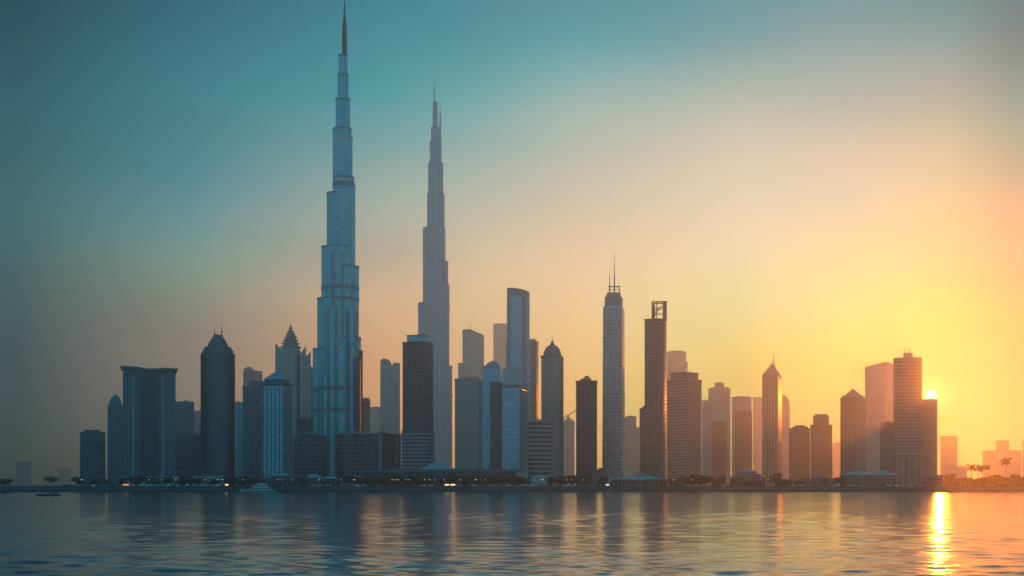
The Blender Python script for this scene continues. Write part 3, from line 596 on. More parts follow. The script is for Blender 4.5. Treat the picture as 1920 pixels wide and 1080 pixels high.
# teal twin slabs
s = tower('office_tower', 'teal glass slab with a rounded top and antenna, left of the pair', 904, 937, 942, 690, 1420, 9, [G_TEAL, M_FIND], crown=0, spires=[(925, 671, 678, 10, .5, 'antenna')])
bm = newbm(); top = [(904.5, 691), (904.5, 686), (911, 684.5), (915, 680), (920, 677), (926, 676.5), (932, 679), (937, 684), (939, 691)]
loft(bm, [[(s.X(a), .4 + (939 - a) * .09 * s.k, s.Z(b)) for a, b in top], [(s.X(a), 18, s.Z(b)) for a, b in top]]); s.part('rounded_top', bm, [G_TEAL])
bm = newbm(); q = rect(s.X(919), s.X(941.5), -2.0, 12); prism(bm, q, 0, s.Z(716), 0, 1); ledges(bm, q, 2, s.Z(718), 3.9, 1.1, .6, 1); s.part('balcony_bay', bm, [G_NAVY, M_CONCD])
s = tower('office_tower', 'teal glass slab with slanting flat top and orange-lit fins on its right side', 942, 973, 988, 724, 1400, 10, [G_TEAL, M_FIN], crown=0)
bm = newbm(); o = offset(s.pts, .6); prism_top(bm, o, s.zt - 1.5, [s.Z(721.5), s.Z(721.5), s.Z(725), s.Z(725)]); s.part('slanting_roof', bm, [M_CONCD])
bm = newbm(); fins(bm, s.pts, [1], 12, 2.6, 1.0, 0, s.Z(728)); s.part('side_fin', bm, [M_WALLP])
s = tower('office_block', 'pale horizontally banded mid-rise block with a dark left face, below the domed tower', 990, 1003, 1036, 790, 1330, 62, [G_DARK, M_CONC], dmax=30, blocks=[(1003, None, 1028, 786.5, 790, 'roof_box', M_CONCD, 6)])
bm = newbm(); e = s.pts; q = [e[1], e[2], (e[2][0] - 2, e[2][1] + 2), (e[1][0] - 2, e[1][1] + 2)]
ledges(bm, e, 5, s.zt, 4.4, 1.9, .7); s.part('balcony_band', bm, [M_CONC])
# domed tower
s = Site('domed_tower', 'brownish tower crowned with a ribbed dome and finial, right of the curved-top tower', 'tower', 1035.5, 1650)
q = s.corner(1015, 1050, 1056, 9); bm = newbm(); prism(bm, q, 0, s.Z(666), 0, 1); fins(bm, q, [0, 1], 3.6, .9, .6, 0, s.Z(672), 1); s.part('tower_body', bm, [G_WARM, M_CONCD])
bm = newbm(); prism(bm, offset(q, .8), s.Z(671), s.Z(666)); s.part('cornice', bm, [M_CONCD])
bm = newbm(); c = s.X(1035.5); r = 16.5 * s.k
lathe(bm, c, 13, [(r * 1.05, s.Z(666.5)), (r * 1.05, s.Z(664)), (r, s.Z(661)), (r * .93, s.Z(656)), (r * .78, s.Z(651)), (r * .55, s.Z(647)), (r * .3, s.Z(644.5)), (r * .18, s.Z(642)), (r * .2, s.Z(640)), (r * .06, s.Z(637))], 20); s.part('dome', bm, [M_CONCD])
spire(s, 1035.5, 627, 640, 13, .7, 'finial')
s = Site('pointed_tower', 'faint little tower with a pointed roof under the crane', 'tower', 1067, 2900)
bm = newbm(); prism(bm, s.rect(1056.5, 1077.5, 24), 0, s.Z(792)); s.part('tower_body', bm, [G_WARM])
bm = newbm(); c = s.X(1066.5); lathe(bm, c, 12, [(13, s.Z(792.2)), (11, s.Z(789)), (6, s.Z(785)), (2, s.Z(782)), (.3, s.Z(777))], 8); s.part('pointed_roof', bm, [M_CONC])
s = Site('tower_crane', 'tower crane with raised jib, between the domed tower and the dark flat slab', 'crane', 1062, 2700)
def truss(bm, a, b, w_, n):
    a, b = Vector(a), Vector(b); d = (b - a).normalized(); up = Vector((0, 1, 0)); sd = d.cross(up).normalized()
    cs = [(sd * i + up * j) * w_ for i, j in ((1, 1), (1, -1), (-1, -1), (-1, 1))]
    for c_ in cs: tube(bm, a + c_, b + c_, .28, n=4)
    for i in range(n):
        p, q_ = a.lerp(b, i / n), a.lerp(b, (i + 1) / n)
        for j in range(4): tube(bm, p + cs[j], q_ + cs[(j + 1) % 4], .2, n=4)
bm = newbm(); truss(bm, (s.X(1063), 0, 0), (s.X(1063), 0, s.Z(779)), 1.1, 14); s.part('mast', bm, M_STEEL)
bm = newbm(); truss(bm, (s.X(1056), 0, s.Z(784)), (s.X(1080), 0, s.Z(769)), .8, 10); s.part('jib', bm, M_STEEL)
bm = newbm(); prism(bm, rect(s.X(1055), s.X(1057.5), -1.5, 1.5), s.Z(787.5), s.Z(783)); s.part('counterweight', bm, M_CONCD)
bm = newbm(); prism(bm, rect(s.X(1062), s.X(1064.5), -1.8, -.2), s.Z(781.5), s.Z(779)); s.part('cab', bm, M_WHITE)
s = tower('office_tower', 'dark plain slab with small roof boxes, standing alone left of the mast-topped tower', 1080, None, 1119.5, 715, 1430, mats=[G_DARK, M_FIND], depth=26, fin=(3.3, .5, .35), blocks=[(1092, None, 1108, 708, 715, 'roof_box', M_CONCD, 5), (1096, None, 1104, 703.5, 708, 'roof_box', M_CONCD, 8)], spires=[(1094, 704, 708, 9, .25, 'antenna'), (1106, 703, 708, 9, .25, 'antenna')])
# mast-topped tower
s = Site('mast_topped_tower', 'tall slender pale tower with narrowed head and a cluster of masts', 'skyscraper', 1150, 1500)
q = s.corner(1130.5, 1166, 1171, 9)
bm = newbm(); loft(bm, [[(x, y, 0) for x, y in offset(q, .8)], [(x, y, s.Z(590)) for x, y in q], [(x, y, s.Z(577)) for x, y in q], [(x, y, s.Z(572)) for x, y in inset(q, .86)]], 0, True, 1); s.part('tower_body', bm, [G_GREY, M_CONC])
bm = newbm(); a, b = Vector(q[0]), Vector(q[1])
def onface(f_, off=-.5): 
    p = a.lerp(b, f_); d = (b - a).normalized(); return (p.x + d.y * -off * 1, p.y - d.x * -off * 1)
pts_c = [(.80 - .62 * (1 - i / 16) ** 2.2 * (1) if False else .30 + .42 * (1 - math.cos(i / 16 * math.pi)) / 2, 590 + 190 * i / 16) for i in range(17)]
for (f0, p0), (f1, p1) in zip(pts_c, pts_c[1:]):
    x0, y0 = onface(f0); x1, y1 = onface(f1); tube(bm, (x0, y0, s.Z(p0)), (x1, y1, s.Z(p1)), .45, n=5)
s.part('curved_rib', bm, [M_CONC])
for nm, f_, yt, yb, m in (('narrow_head', .84, 555, 573, M_CONC), ('mast_platform', .66, 547, 556, M_WALLP)):
    bm = newbm(); prism(bm, inset(q, f_), s.Z(yb), s.Z(yt)); s.part(nm, bm, [m])
bm = newbm()
for px in (1142.5, 1152, 1161.5): tube(bm, (s.X(px), 9, s.Z(536)), (s.X(px) , 9, s.Z(547.2)), .45)
tube(bm, (s.X(1140), 9, s.Z(535)), (s.X(1163), 9, s.Z(535)), .7); tube(bm, (s.X(1141), 9, s.Z(541)), (s.X(1162), 9, s.Z(541)), .35); s.part('mast_frame', bm, M_STEEL)
for px, tip, r in ((1143.2, 502, .75), (1152, 469, .9), (1161.5, 527, .7)): spire(s, px, tip, 547, 9, r, 'mast')
tower('office_tower', 'hazy stepped slab between the mast-topped tower and the tall dark slab', 1171, None, 1193, 782, 2600, mats=[G_WARM, M_CONC], depth=30, blocks=[(1190, None, 1199, 801, 905, 'lower_wing', G_WARM, 2), (1176, None, 1188, 779, 782, 'roof_box', M_CONC, 5)])
# tall dark slab with the open frame on top
s = tower('office_tower', 'tall dark brown slab with an open lattice roof frame and a beaded right edge', 1208.5, 1243.5, 1250, 598, 1420, 10, [G_BROWN, M_FIND], crown=.5)
bm = newbm(); x0, x1 = s.X(1222.5), s.X(1249.5); y0, y1 = 1.5, 14; z0, z1 = s.Z(598), s.Z(565.5)
for x in (x0, (x0 + x1) / 2 - 2.5, x1 - 3.2, x1):
    for y in (y0, y1): tube(bm, (x, y, z0), (x, y, z1), .42, n=6)
for y in (y0, y1):
    for f_ in (0.02, .33, .66, 1): tube(bm, (x0, y, z0 + (z1 - z0) * f_), (x1, y, z0 + (z1 - z0) * f_), .34 if f_ < 1 else .7, n=6)
    tube(bm, (x0, y, z0), ((x0 + x1) / 2, y, z0 + (z1 - z0) * .66), .25, n=5); tube(bm, (x0, y, z0 + (z1 - z0) * .33), (x1, y, z1), .25, n=5)
for x in (x0, x1):
    tube(bm, (x, y0, z1), (x, y1, z1), .6, n=6); tube(bm, (x, y0, (z0 + z1) / 2), (x, y1, (z0 + z1) / 2), .3, n=6)
s.part('roof_lattice', bm, [M_FIND])
bm = newbm(); prism(bm, rect(s.X(1222.5), s.X(1228), 3, 12), z0, s.Z(570)); s.part('lift_core', bm, [G_BROWN])
bm = newbm(); prism(bm, rect(s.X(1244.5), s.X(1249.5), 3, 12), z0, z1 - .5); s.part('stair_core', bm, [G_BROWN])
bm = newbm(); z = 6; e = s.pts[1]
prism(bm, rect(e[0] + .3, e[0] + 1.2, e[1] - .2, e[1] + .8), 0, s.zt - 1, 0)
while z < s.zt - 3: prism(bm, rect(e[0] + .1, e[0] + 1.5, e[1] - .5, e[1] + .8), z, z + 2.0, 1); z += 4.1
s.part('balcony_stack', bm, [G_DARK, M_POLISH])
bm = newbm(); prism(bm, s.rect(1199, 1210, 18, 4), 0, s.Z(765)); tube(bm, (s.X(1204), 8, s.Z(765)), (s.X(1209), 8, s.Z(761)), 1.2); s.part('side_annex', bm, [G_BROWN])
# right of centre
s = Site('round_top_tower', 'hazy tower with gently domed top behind the banded office tower', 'tower', 1269, 2700)
bm = newbm(); q = circ(s.X(1268.5), 22, 18.5 * s.k, 28); prism(bm, q, 0, s.Z(660)); s.part('tower_body', bm, [G_WARM])
bm = newbm(); lathe(bm, s.X(1268.5), 22, [(18.9 * s.k, s.Z(661.5)), (18.9 * s.k, s.Z(659)), (15 * s.k, s.Z(657)), (8 * s.k, s.Z(655.8)), (.5, s.Z(655.4))], 28); s.part('domed_roof', bm, [M_CONC])
bm = newbm(); prism(bm, s.rect(1280, 1289.5, 30, 10), 0, s.Z(677)); s.part('side_wing', bm, [G_WARM])
s = tower('office_tower', 'broad tower with fine horizontal bands and dark right face, beside the tall dark slab', 1250.5, 1289, 1316, 711, 1580, 36, [G_BROWN, M_WALLP], dmax=45)
bm = newbm(); e = s.pts; a, b = Vector(e[0]), Vector(e[1]); n_ = Vector(((b - a).normalized().y, -(b - a).normalized().x))
z = 6
while z < s.zt - 3:
    q = [tuple(a + n_ * .6), tuple(b + n_ * .6), tuple(b - n_ * .3), tuple(a - n_ * .3)]; prism(bm, q, z, z + 1.7); z += 4.2
s.part('spandrel_band', bm, [M_CONC])
bm = newbm(); prism(bm, inset(s.pts, .8), s.zt, s.Z(697.5)); s.part('raised_roof', bm, [G_BROWN])
bm = newbm(); prism(bm, offset(inset(s.pts, .8), .7), s.Z(698), s.Z(696.5)); s.part('roof_slab', bm, [M_CONCD])
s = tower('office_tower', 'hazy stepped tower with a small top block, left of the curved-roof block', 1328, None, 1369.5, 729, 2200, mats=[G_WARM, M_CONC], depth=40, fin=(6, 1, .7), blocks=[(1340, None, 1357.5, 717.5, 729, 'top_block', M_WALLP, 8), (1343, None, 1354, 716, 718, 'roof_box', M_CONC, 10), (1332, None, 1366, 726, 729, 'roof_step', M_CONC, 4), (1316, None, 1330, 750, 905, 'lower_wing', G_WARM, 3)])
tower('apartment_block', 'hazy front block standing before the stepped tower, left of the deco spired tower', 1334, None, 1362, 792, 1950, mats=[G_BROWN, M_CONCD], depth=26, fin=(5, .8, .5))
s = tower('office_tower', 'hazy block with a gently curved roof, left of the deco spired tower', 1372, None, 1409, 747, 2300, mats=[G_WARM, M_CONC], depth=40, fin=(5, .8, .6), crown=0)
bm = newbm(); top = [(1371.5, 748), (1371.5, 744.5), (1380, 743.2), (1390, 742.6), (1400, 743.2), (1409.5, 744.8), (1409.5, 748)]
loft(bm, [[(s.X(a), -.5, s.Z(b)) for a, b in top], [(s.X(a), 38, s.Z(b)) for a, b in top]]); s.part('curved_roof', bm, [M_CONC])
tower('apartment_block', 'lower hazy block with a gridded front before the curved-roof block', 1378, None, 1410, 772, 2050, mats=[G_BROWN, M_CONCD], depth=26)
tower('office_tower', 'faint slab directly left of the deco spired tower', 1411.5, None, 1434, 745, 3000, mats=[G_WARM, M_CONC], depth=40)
# deco tower
s = Site('deco_spired_tower', 'slender stepped deco tower with a spire and a bright orange strip down its right face', 'tower', 1448, 1800)
q = s.corner(1429, 1458, 1467, 4.6); bm = newbm(); prism(bm, q, 0, s.Z(703), 0, 1); fins(bm, q, [0], 5, 1.6, .8, 0, s.Z(706), 1); s.part('tower_body', bm, [G_BROWN, M_WALLP])
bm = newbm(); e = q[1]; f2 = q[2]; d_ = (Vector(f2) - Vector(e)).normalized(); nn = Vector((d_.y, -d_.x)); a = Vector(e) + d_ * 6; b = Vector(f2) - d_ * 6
prism(bm, [tuple(a + nn * .5), tuple(b + nn * .5), tuple(b - nn * .3), tuple(a - nn * .3)], s.Z(826), s.Z(708)); s.part('sunlit_strip', bm, [M_POLISH])  # strip of sunlight on the face, made as an added orange metal panel
for i, (f_, yt, yb) in enumerate(((.9, 697, 703), (.72, 692, 697.2), (.5, 687, 692.2), (.32, 682.5, 687.2), (.18, 678, 682.7))):
    bm = newbm(); prism(bm, inset(q, f_, f_ * .7), s.Z(yb), s.Z(yt)); ledges(bm, inset(q, f_, f_ * .7), s.Z(yt) - .9, s.Z(yt) + .2, 2, .8, .5); s.part('crown_step', bm, [M_WALLP])
spire(s, 1450.8, 652, 680, 30, .9); spire(s, 1445.5, 668, 685, 30, .6); spire(s, 1455, 674, 685, 30, .5)
s = tower('office_tower', 'hazy slab with a curved right shoulder behind the deco spired tower', 1464, None, 1481, 757, 2500, mats=[G_WARM, M_CONC], depth=40, crown=0)
bm = newbm(); top = [(1464, 758), (1464, 739), (1469, 740), (1474, 743), (1478, 748), (1481, 758)]
loft(bm, [[(s.X(a), 0, s.Z(b)) for a, b in top], [(s.X(a), 38, s.Z(b)) for a, b in top]]); s.part('curved_shoulder', bm, [M_WALLP])
tower('office_block', 'brown mid-rise block with a low roof box, next right after the deco spired tower', 1479, None, 1519, 804, 1900, mats=[G_BROWN, M_CONCD], depth=32, fin=(6, .8, .5), blocks=[(1485, None, 1515, 800, 804, 'roof_step', M_CONCD, 3), (1490, None, 1510, 797, 800, 'roof_box', M_CONCD, 6)])
tower('office_block', 'brown mid-rise block with a tall upper storey block, left of the gable-topped tower', 1519.5, None, 1560.5, 797, 1950, mats=[G_BROWN, M_CONCD], depth=32, fin=(6, .8, .5), blocks=[(1524.5, None, 1554.5, 779, 797, 'upper_block', G_BROWN, 3), (1528, None, 1551, 776, 779, 'roof_box', M_CONCD, 5)])
tower('apartment_block', 'faint low block in the gap left of the gable-topped tower', 1560, None, 1580, 833, 3300, mats=[G_WARM, M_CONC], depth=40, blocks=[(1564, None, 1577, 829, 833, 'roof_box', M_CONC, 5)])
s = tower('gable_topped_tower', 'brown tower with stepped gable top and a tiny finial, left of the sunlit group', 1575.5, 1608, 1623, 744, 1850, 24, [G_BROWN, M_WALLP], crown=0, fin=(5.5, .9, .6))
for pl_, pr_, yt, yb in ((1577, 1616, 739.5, 744), (1584, 1608, 735, 740), (1589, 1603, 731, 735.5), (1593, 1598, 727.5, 731.5)):
    bm = newbm(); c = inset(s.pts, (pr_ - pl_) / 46.0, .6); prism(bm, c, s.Z(yb), s.Z(yt)); s.part('gable_step', bm, [M_WALLP])
spire(s, 1595.5, 722, 729, 18, .6, 'finial')
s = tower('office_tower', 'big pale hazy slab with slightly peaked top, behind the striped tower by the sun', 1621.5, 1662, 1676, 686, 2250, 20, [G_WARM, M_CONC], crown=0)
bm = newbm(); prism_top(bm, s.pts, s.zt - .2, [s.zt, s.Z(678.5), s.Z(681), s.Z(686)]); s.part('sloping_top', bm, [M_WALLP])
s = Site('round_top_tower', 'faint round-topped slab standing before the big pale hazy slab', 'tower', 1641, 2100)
bm = newbm(); q = s.rect(1622, 1661, 30); prism(bm, q, 0, s.Z(752)); fins(bm, q, [0], 5, .8, .6, 0, s.Z(754), 0); s.part('tower_body', bm, [G_WARM])
bm = newbm(); top = [(1622, 752.5), (1624, 749), (1631, 746), (1641, 745), (1651, 746), (1658, 749), (1661, 752.5)]
loft(bm, [[(s.X(a), 0, s.Z(b)) for a, b in top], [(s.X(a), 30, s.Z(b)) for a, b in top]]); s.part('rounded_top', bm, [M_WALLP])
tower('office_block', 'dark low block against the left foot of the striped tower by the sun', 1650, None, 1680, 793, 1600, mats=[G_BROWN, M_CONCD], depth=24)
s = tower('striped_tower', 'dark horizontally striped tower with two roof spires, just left of the sun', 1675, 1681, 1728.5, 671, 1480, 78, [G_BROWN, M_WALLP], dmax=38, crown=.8)
bm = newbm(); ledges(bm, s.pts, s.Z(845), s.zt, 4.4, 1.3, .6); s.part('spandrel_band', bm, [M_WALLP])
bm = newbm(); a = Vector(s.pts[1]); b = Vector(s.pts[2])
ctr = a.lerp(b, .45)
prism(bm, rect(ctr.x - 5.6, ctr.x + 5.6, ctr.y + 4, ctr.y + 14), s.zt, s.Z(663)); prism(bm, rect(ctr.x - 6.2, ctr.x + 6.2, ctr.y + 3.5, ctr.y + 14.5), s.Z(663), s.Z(661)); s.part('roof_box', bm, [M_WALLP])
for px in (1697, 1704): spire(s, px, 646, 662, ctr.y + 8, .65)
bm = newbm(); fins(bm, s.pts, [1], 7.5, 1.6, 1.0, 0, s.Z(850)); s.part('base_column', bm, [M_WALLP])
bm = newbm(); prism(bm, offset(s.pts, .9), s.Z(852), s.Z(848)); s.part('base_cornice', bm, [M_WALLP])
tower('office_tower', 'plain orange-brown slab whose roof touches the sun', 1726, None, 1757.5, 749, 2050, mats=[G_BROWN, M_CONCD], depth=30, crown=.5)
tower('office_tower', 'small hazy block standing alone right of the sun', 1763, None, 1795, 819, 2500, mats=[G_WARM, M_CONC], depth=40, crown=.6, blocks=[(1767, None, 1791, 817, 819, 'roof_box', M_CONC, 6)])
tower('apartment_block', 'faint low block with uneven roof behind the shore bushes right of the sun', 1772, None, 1813, 876, 2200, mats=[G_WARM, M_CONC], depth=30, blocks=[(1778, None, 1792, 872, 876, 'roof_box', M_CONC, 4), (1797, None, 1808, 873.5, 876, 'roof_box', M_CONC, 4)])
s = tower('apartment_block', 'wide faint block with a raised centre block behind the palms', 1842, None, 1915, 846, 2500, mats=[G_WARM, M_CONC], depth=60, blocks=[(1867, None, 1892, 826, 846, 'upper_block', G_WARM, 6), (1848, None, 1912, 844, 846, 'roof_step', M_CONC, 4)])
tower('office_tower', 'sliver of a hazy tower cut by the right edge of the picture', 1917, None, 1945, 828, 2500, mats=[G_WARM, M_CONC], depth=40)
# ------------------------------------------------------------------ low buildings on the shore
def hip(bm, x0, x1, y0, y1, z0, z1, f_=.35, flare=1.0):
    a = rect(x0 - flare, x1 + flare, y0 - flare, y1 + flare); m = inset(rect(x0, x1, y0, y1), .7, .55); b = inset(rect(x0, x1, y0, y1), f_, .06)
    loft(bm, [[(x, y, z0) for x, y in a], [(x, y, z0 + .35) for x, y in a], [(x, y, z0 + (z1 - z0) * .38) for x, y in m], [(x, y, z1) for x, y in b]])
def pavilion(label, pl, pr, yeave, ytop, D, tiers=1, cat='pavilion', wallm=M_CONCD, roofm=M_TEALR):
    s = Site('hipped_pavilion', label, cat, (pl + pr) / 2, D)
    x0, x1 = s.X(pl), s.X(pr); dep = min(16, (x1 - x0) * .6)
    bm = newbm(); prism(bm, rect(x0 + 1.5, x1 - 1.5, 1.5, dep - 1.5), 0, s.Z(yeave)); s.part('wall', bm, [wallm])
    n = max(3, int((x1 - x0) / 3.6))
    for i in range(n + 1):
        x = x0 + .6 + (x1 - x0 - 1.2) * i / n; bm = newbm(); tube(bm, (x, .4, 0), (x, .4, s.Z(yeave)), .22, n=6); s.part('column', bm, [M_CONCD])
    for i in range(n):
        x = x0 + .6 + (x1 - x0 - 1.2) * (i + .5) / n; bm = newbm(); prism(bm, rect(x - .9, x + .9, 1.38, 1.6), .3, s.Z(yeave) * .72); s.part('window', bm, [M_GLASSD])
    z0 = s.Z(yeave); zt = s.Z(ytop)
    for t in range(tiers):
        a = z0 + (zt - z0) * t / tiers; b = z0 + (zt - z0) * (t + 1) / tiers; f_ = 1 - .28 * t
        c = (x0 + x1) / 2; hw = (x1 - x0) / 2 * f_
        bm = newbm(); hip(bm, c - hw, c + hw, dep / 2 - dep / 2 * f_, dep / 2 + dep / 2 * f_, a, b if t == tiers - 1 else a + (b - a) * .8, .4 if t == tiers - 1 else .8); s.part('roof', bm, [roofm])
        if t < tiers - 1:
            bm = newbm(); prism(bm, inset(rect(c - hw, c + hw, 0, dep), .66), a, b + .1); s.part('upper_wall', bm, [wallm])
    return s
pavilion('teal-roofed pavilion with two roof tiers under the pyramid-roofed tower', 498, 556, 897, 887, 1160, 2)
pavilion('teal hipped pavilion right of the two-tiered one, below the tallest skyscraper', 572, 606, 896, 889, 1165, 1)
pavilion('low teal flat-hipped pavilion at the right end of the row below the tallest skyscraper', 602, 638, 898, 893.5, 1165, 1)
pavilion('layered teal pagoda hall among the trees, below the deco spired tower', 1366, 1437, 895, 879, 1170, 3, 'hall')
pavilion('long low teal-roofed pavilion below the mast-topped tower', 1142, 1252, 899, 893, 1165, 1)
s = Site('long_terminal_hall', 'long flat-roofed hall behind the trees, under the dark tower with the banded podium', 'hall', 818, 1210)
bm = newbm(); prism(bm, s.rect(668, 968, 26), 0, s.Z(884)); s.part('wall', bm, [G_NAVY])
bm = newbm(); prism(bm, s.rect(664, 760, 28, -2), s.Z(886), s.Z(882)); s.part('lower_roof', bm, [M_CONCD])
bm = newbm(); prism(bm, s.rect(732, 984, 30, -2.6), s.Z(884.2), s.Z(879.5)); s.part('flat_roof', bm, [M_CONCD])
bm = newbm(); prism(bm, s.rect(968, 990, 20, 0), 0, s.Z(880.5)); s.part('end_block', bm, [G_WARM])
def tent(s, pl, pr, yb, yt, y0, dep, name='tent_roof', m=M_TEALR):
    bm = newbm(); c = (s.X(pl) + s.X(pr)) / 2; r = (pr - pl) / 2 * s.k; z0, z1 = s.Z(yb), s.Z(yt)
    prof = [(r, z0 - .3)] + [(r * (1 - i / 8) ** 1.0, z0 + (z1 - z0) * ((i / 8) ** 1.25 if i < 5 else 1 - (1 - i / 8) ** 1.6 * 1.1)) for i in range(9)]
    lathe(bm, c, y0 + dep / 2, prof, 28, 0, 0, dep / 2 / r); s.part(name, bm, [m], smooth=True)
tent(s, 782, 859, 879.5, 866, 0, 26, 'tent_roof')
s = Site('tented_hall', 'low hall with two pointed tent roofs below the gable-topped tower', 'hall', 1627, 1190)
bm = newbm(); prism(bm, s.rect(1574, 1682, 20), 0, s.Z(890.5)); s.part('wall', bm, [G_BROWN])
tent(s, 1572, 1642, 890, 883.5, -1, 22); tent(s, 1622, 1684, 890, 881.5, -1, 22)
s = Site('flat_roof_hall', 'low flat-roofed hall with a pale roof at the foot of the slab under the sun', 'hall', 1748, 1190)
bm = newbm(); prism(bm, s.rect(1728, 1769, 16), 0, s.Z(893)); s.part('wall', bm, [G_BROWN])
bm = newbm(); prism(bm, s.rect(1725, 1772, 19, -1.5), s.Z(893), s.Z(890)); s.part('flat_roof', bm, [M_TEALR])
s = Site('gabled_hall', 'small teal gabled hall with a high ridge at the foot of the tall dark slab', 'hall', 1205, 1230)
bm = newbm(); x0, x1 = s.X(1186), s.X(1222); prism(bm, rect(x0, x1, 0, 14), 0, s.Z(894)); s.part('wall', bm, [M_WALLP])
bm = newbm(); xm = s.X(1200); loft(bm, [[(x0 - 1, -1, s.Z(894)), (x1 + 1, -1, s.Z(894)), (xm, -1, s.Z(883))], [(x0 - 1, 15, s.Z(894)), (x1 + 1, 15, s.Z(894)), (xm, 15, s.Z(883))]]); s.part('gable_roof', bm, [M_TEALR])
for lab, a, b, yt, D, m in (
    ('low pale service building behind the trees below the wide curved block', 268, 318, 897, 1185, G_GREY), ('low pale service building below the dark twin-spired tower', 362, 420, 893, 1200, G_GREY),
    ('low grey shed behind the trees below the tallest skyscraper', 640, 682, 893, 1190, G_GREY), ('low stone block at the foot of the banded mid-rise', 995, 1032, 890, 1220, G_WARM),
    ('low block with small lit windows between the lone dark slab and the mast-topped tower', 1112, 1140, 881, 1260, G_BROWN), ('low shed below the two brown mid-rise blocks', 1495, 1570, 899, 1180, G_BROWN),
    ('low shed behind the bushes right of the slab under the sun', 1770, 1835, 901, 1190, G_BROWN)):
    s = Site('service_building', lab, 'building', (a + b) / 2, D)
    bm = newbm(); q = s.rect(a, b, 14); prism(bm, q, 0, s.Z(yt)); s.part('wall', bm, [m])
    bm = newbm(); prism(bm, offset(q, .6), s.Z(yt), s.Z(yt) + .5); s.part('roof', bm, [M_CONCD])
    bm = newbm(); prism(bm, inset(q, .3, .4), s.Z(yt) + .5, s.Z(yt) + 2.0); s.part('roof_plant', bm, [M_CONCD])

# ------------------------------------------------------------------ trees
def crown_mesh(seed, w_, h_, z0, n, leaf, clumps):
    rng = random.Random(seed); bm = newbm(); cl = []
    for i in range(clumps):
        a = rng.uniform(0, 6.28); rr = (rng.random() ** .6) * w_ * .36; zz = z0 + h_ * (.2 + .6 * rng.random()) * (1 - .35 * (rr / (w_ * .5)) ** 2)
        cl.append((rr * math.cos(a), rr * math.sin(a), zz, rng.uniform(.14, .26) * w_, rng.uniform(.2, .3) * h_))
    for i in range(n):
        cx, cy_, cz, r, rh = cl[rng.randrange(clumps)]
        d = Vector((rng.gauss(0, 1), rng.gauss(0, 1), rng.gauss(0, 1))).normalized() * (rng.random() ** .35)
        p = Vector((cx + d.x * r, cy_ + d.y * r, cz + d.z * rh))
        q = Vector((rng.gauss(0, 1), rng.gauss(0, 1), rng.gauss(.6, 1))).to_track_quat('Z', 'Y'); s_ = leaf * rng.uniform(.6, 1.3)
        face(bm, [bm.verts.new(p + q @ Vector(v)) for v in ((-s_, 0, 0), (0, -s_ * .55, s_ * .1), (s_, 0, 0), (0, s_ * .55, s_ * .1))], None, 0 if rng.random() < .7 else 1)
    return bm, cl
PROTO = {}
def tree_proto(kind):
    if kind in PROTO: return PROTO[kind]
    seed, w_, h_, z0, n, leaf, cl = kind
    bm, cls = crown_mesh(seed, w_, h_, z0, n, leaf, cl)
    me = bpy.data.meshes.new('crown'); bm.to_mesh(me); bm.free(); me.materials.append(M_LEAFD); me.materials.append(M_LEAFM)
    bm = newbm(); rng = random.Random(seed + 50)
    tube(bm, (0, 0, -.2), (0, 0, z0 + h_ * .12), .34, .22, 7)
    for (cx, cy_, cz, r, rh) in cls[:6]: tube(bm, (0, 0, z0 * .75 + h_ * .05), (cx * .8, cy_ * .8, cz), .17, .05, 5)
    mt = bpy.data.meshes.new('trunk'); bmesh.ops.recalc_face_normals(bm, faces=bm.faces); bm.to_mesh(mt); bm.free(); mt.materials.append(M_BARK)
    PROTO[kind] = (me, mt, z0 + h_); return PROTO[kind]
ROUND = [(11 + i, 10, 7.5, 1.4, 1000, .72, 11) for i in range(4)]
OPEN = [(31 + i, 13, 6.5, 3.2, 600, .55, 9) for i in range(2)]
BUSH = [(41 + i, 10, 4.6, .1, 800, .72, 10) for i in range(3)]
def tree(px, ytop, wpx, kind, label, D=1152, name='shade_tree', cat='tree', group='trees along the shore'):
    me, mt, hh = tree_proto(kind); rng = random.Random(int(px * 13))
    o = bpy.data.objects.new(name, None); C.objects.link(o); D += rng.uniform(-6, 10)
    o.location = ((px - 960) / F * D, D, ZG); o.rotation_euler = (0, 0, rng.uniform(0, 6.28))
    kh = ((YH - ytop) / F * D + H - ZG) / hh; kw = (wpx / F * D) / (kind[1] * .92)
    o.scale = (kw, kw, kh)
    for nm, m in (('crown', me), ('trunk', mt)):
        c = bpy.data.objects.new(nm, m); C.objects.link(c); c.parent = o
    tag(o, label, cat, group)
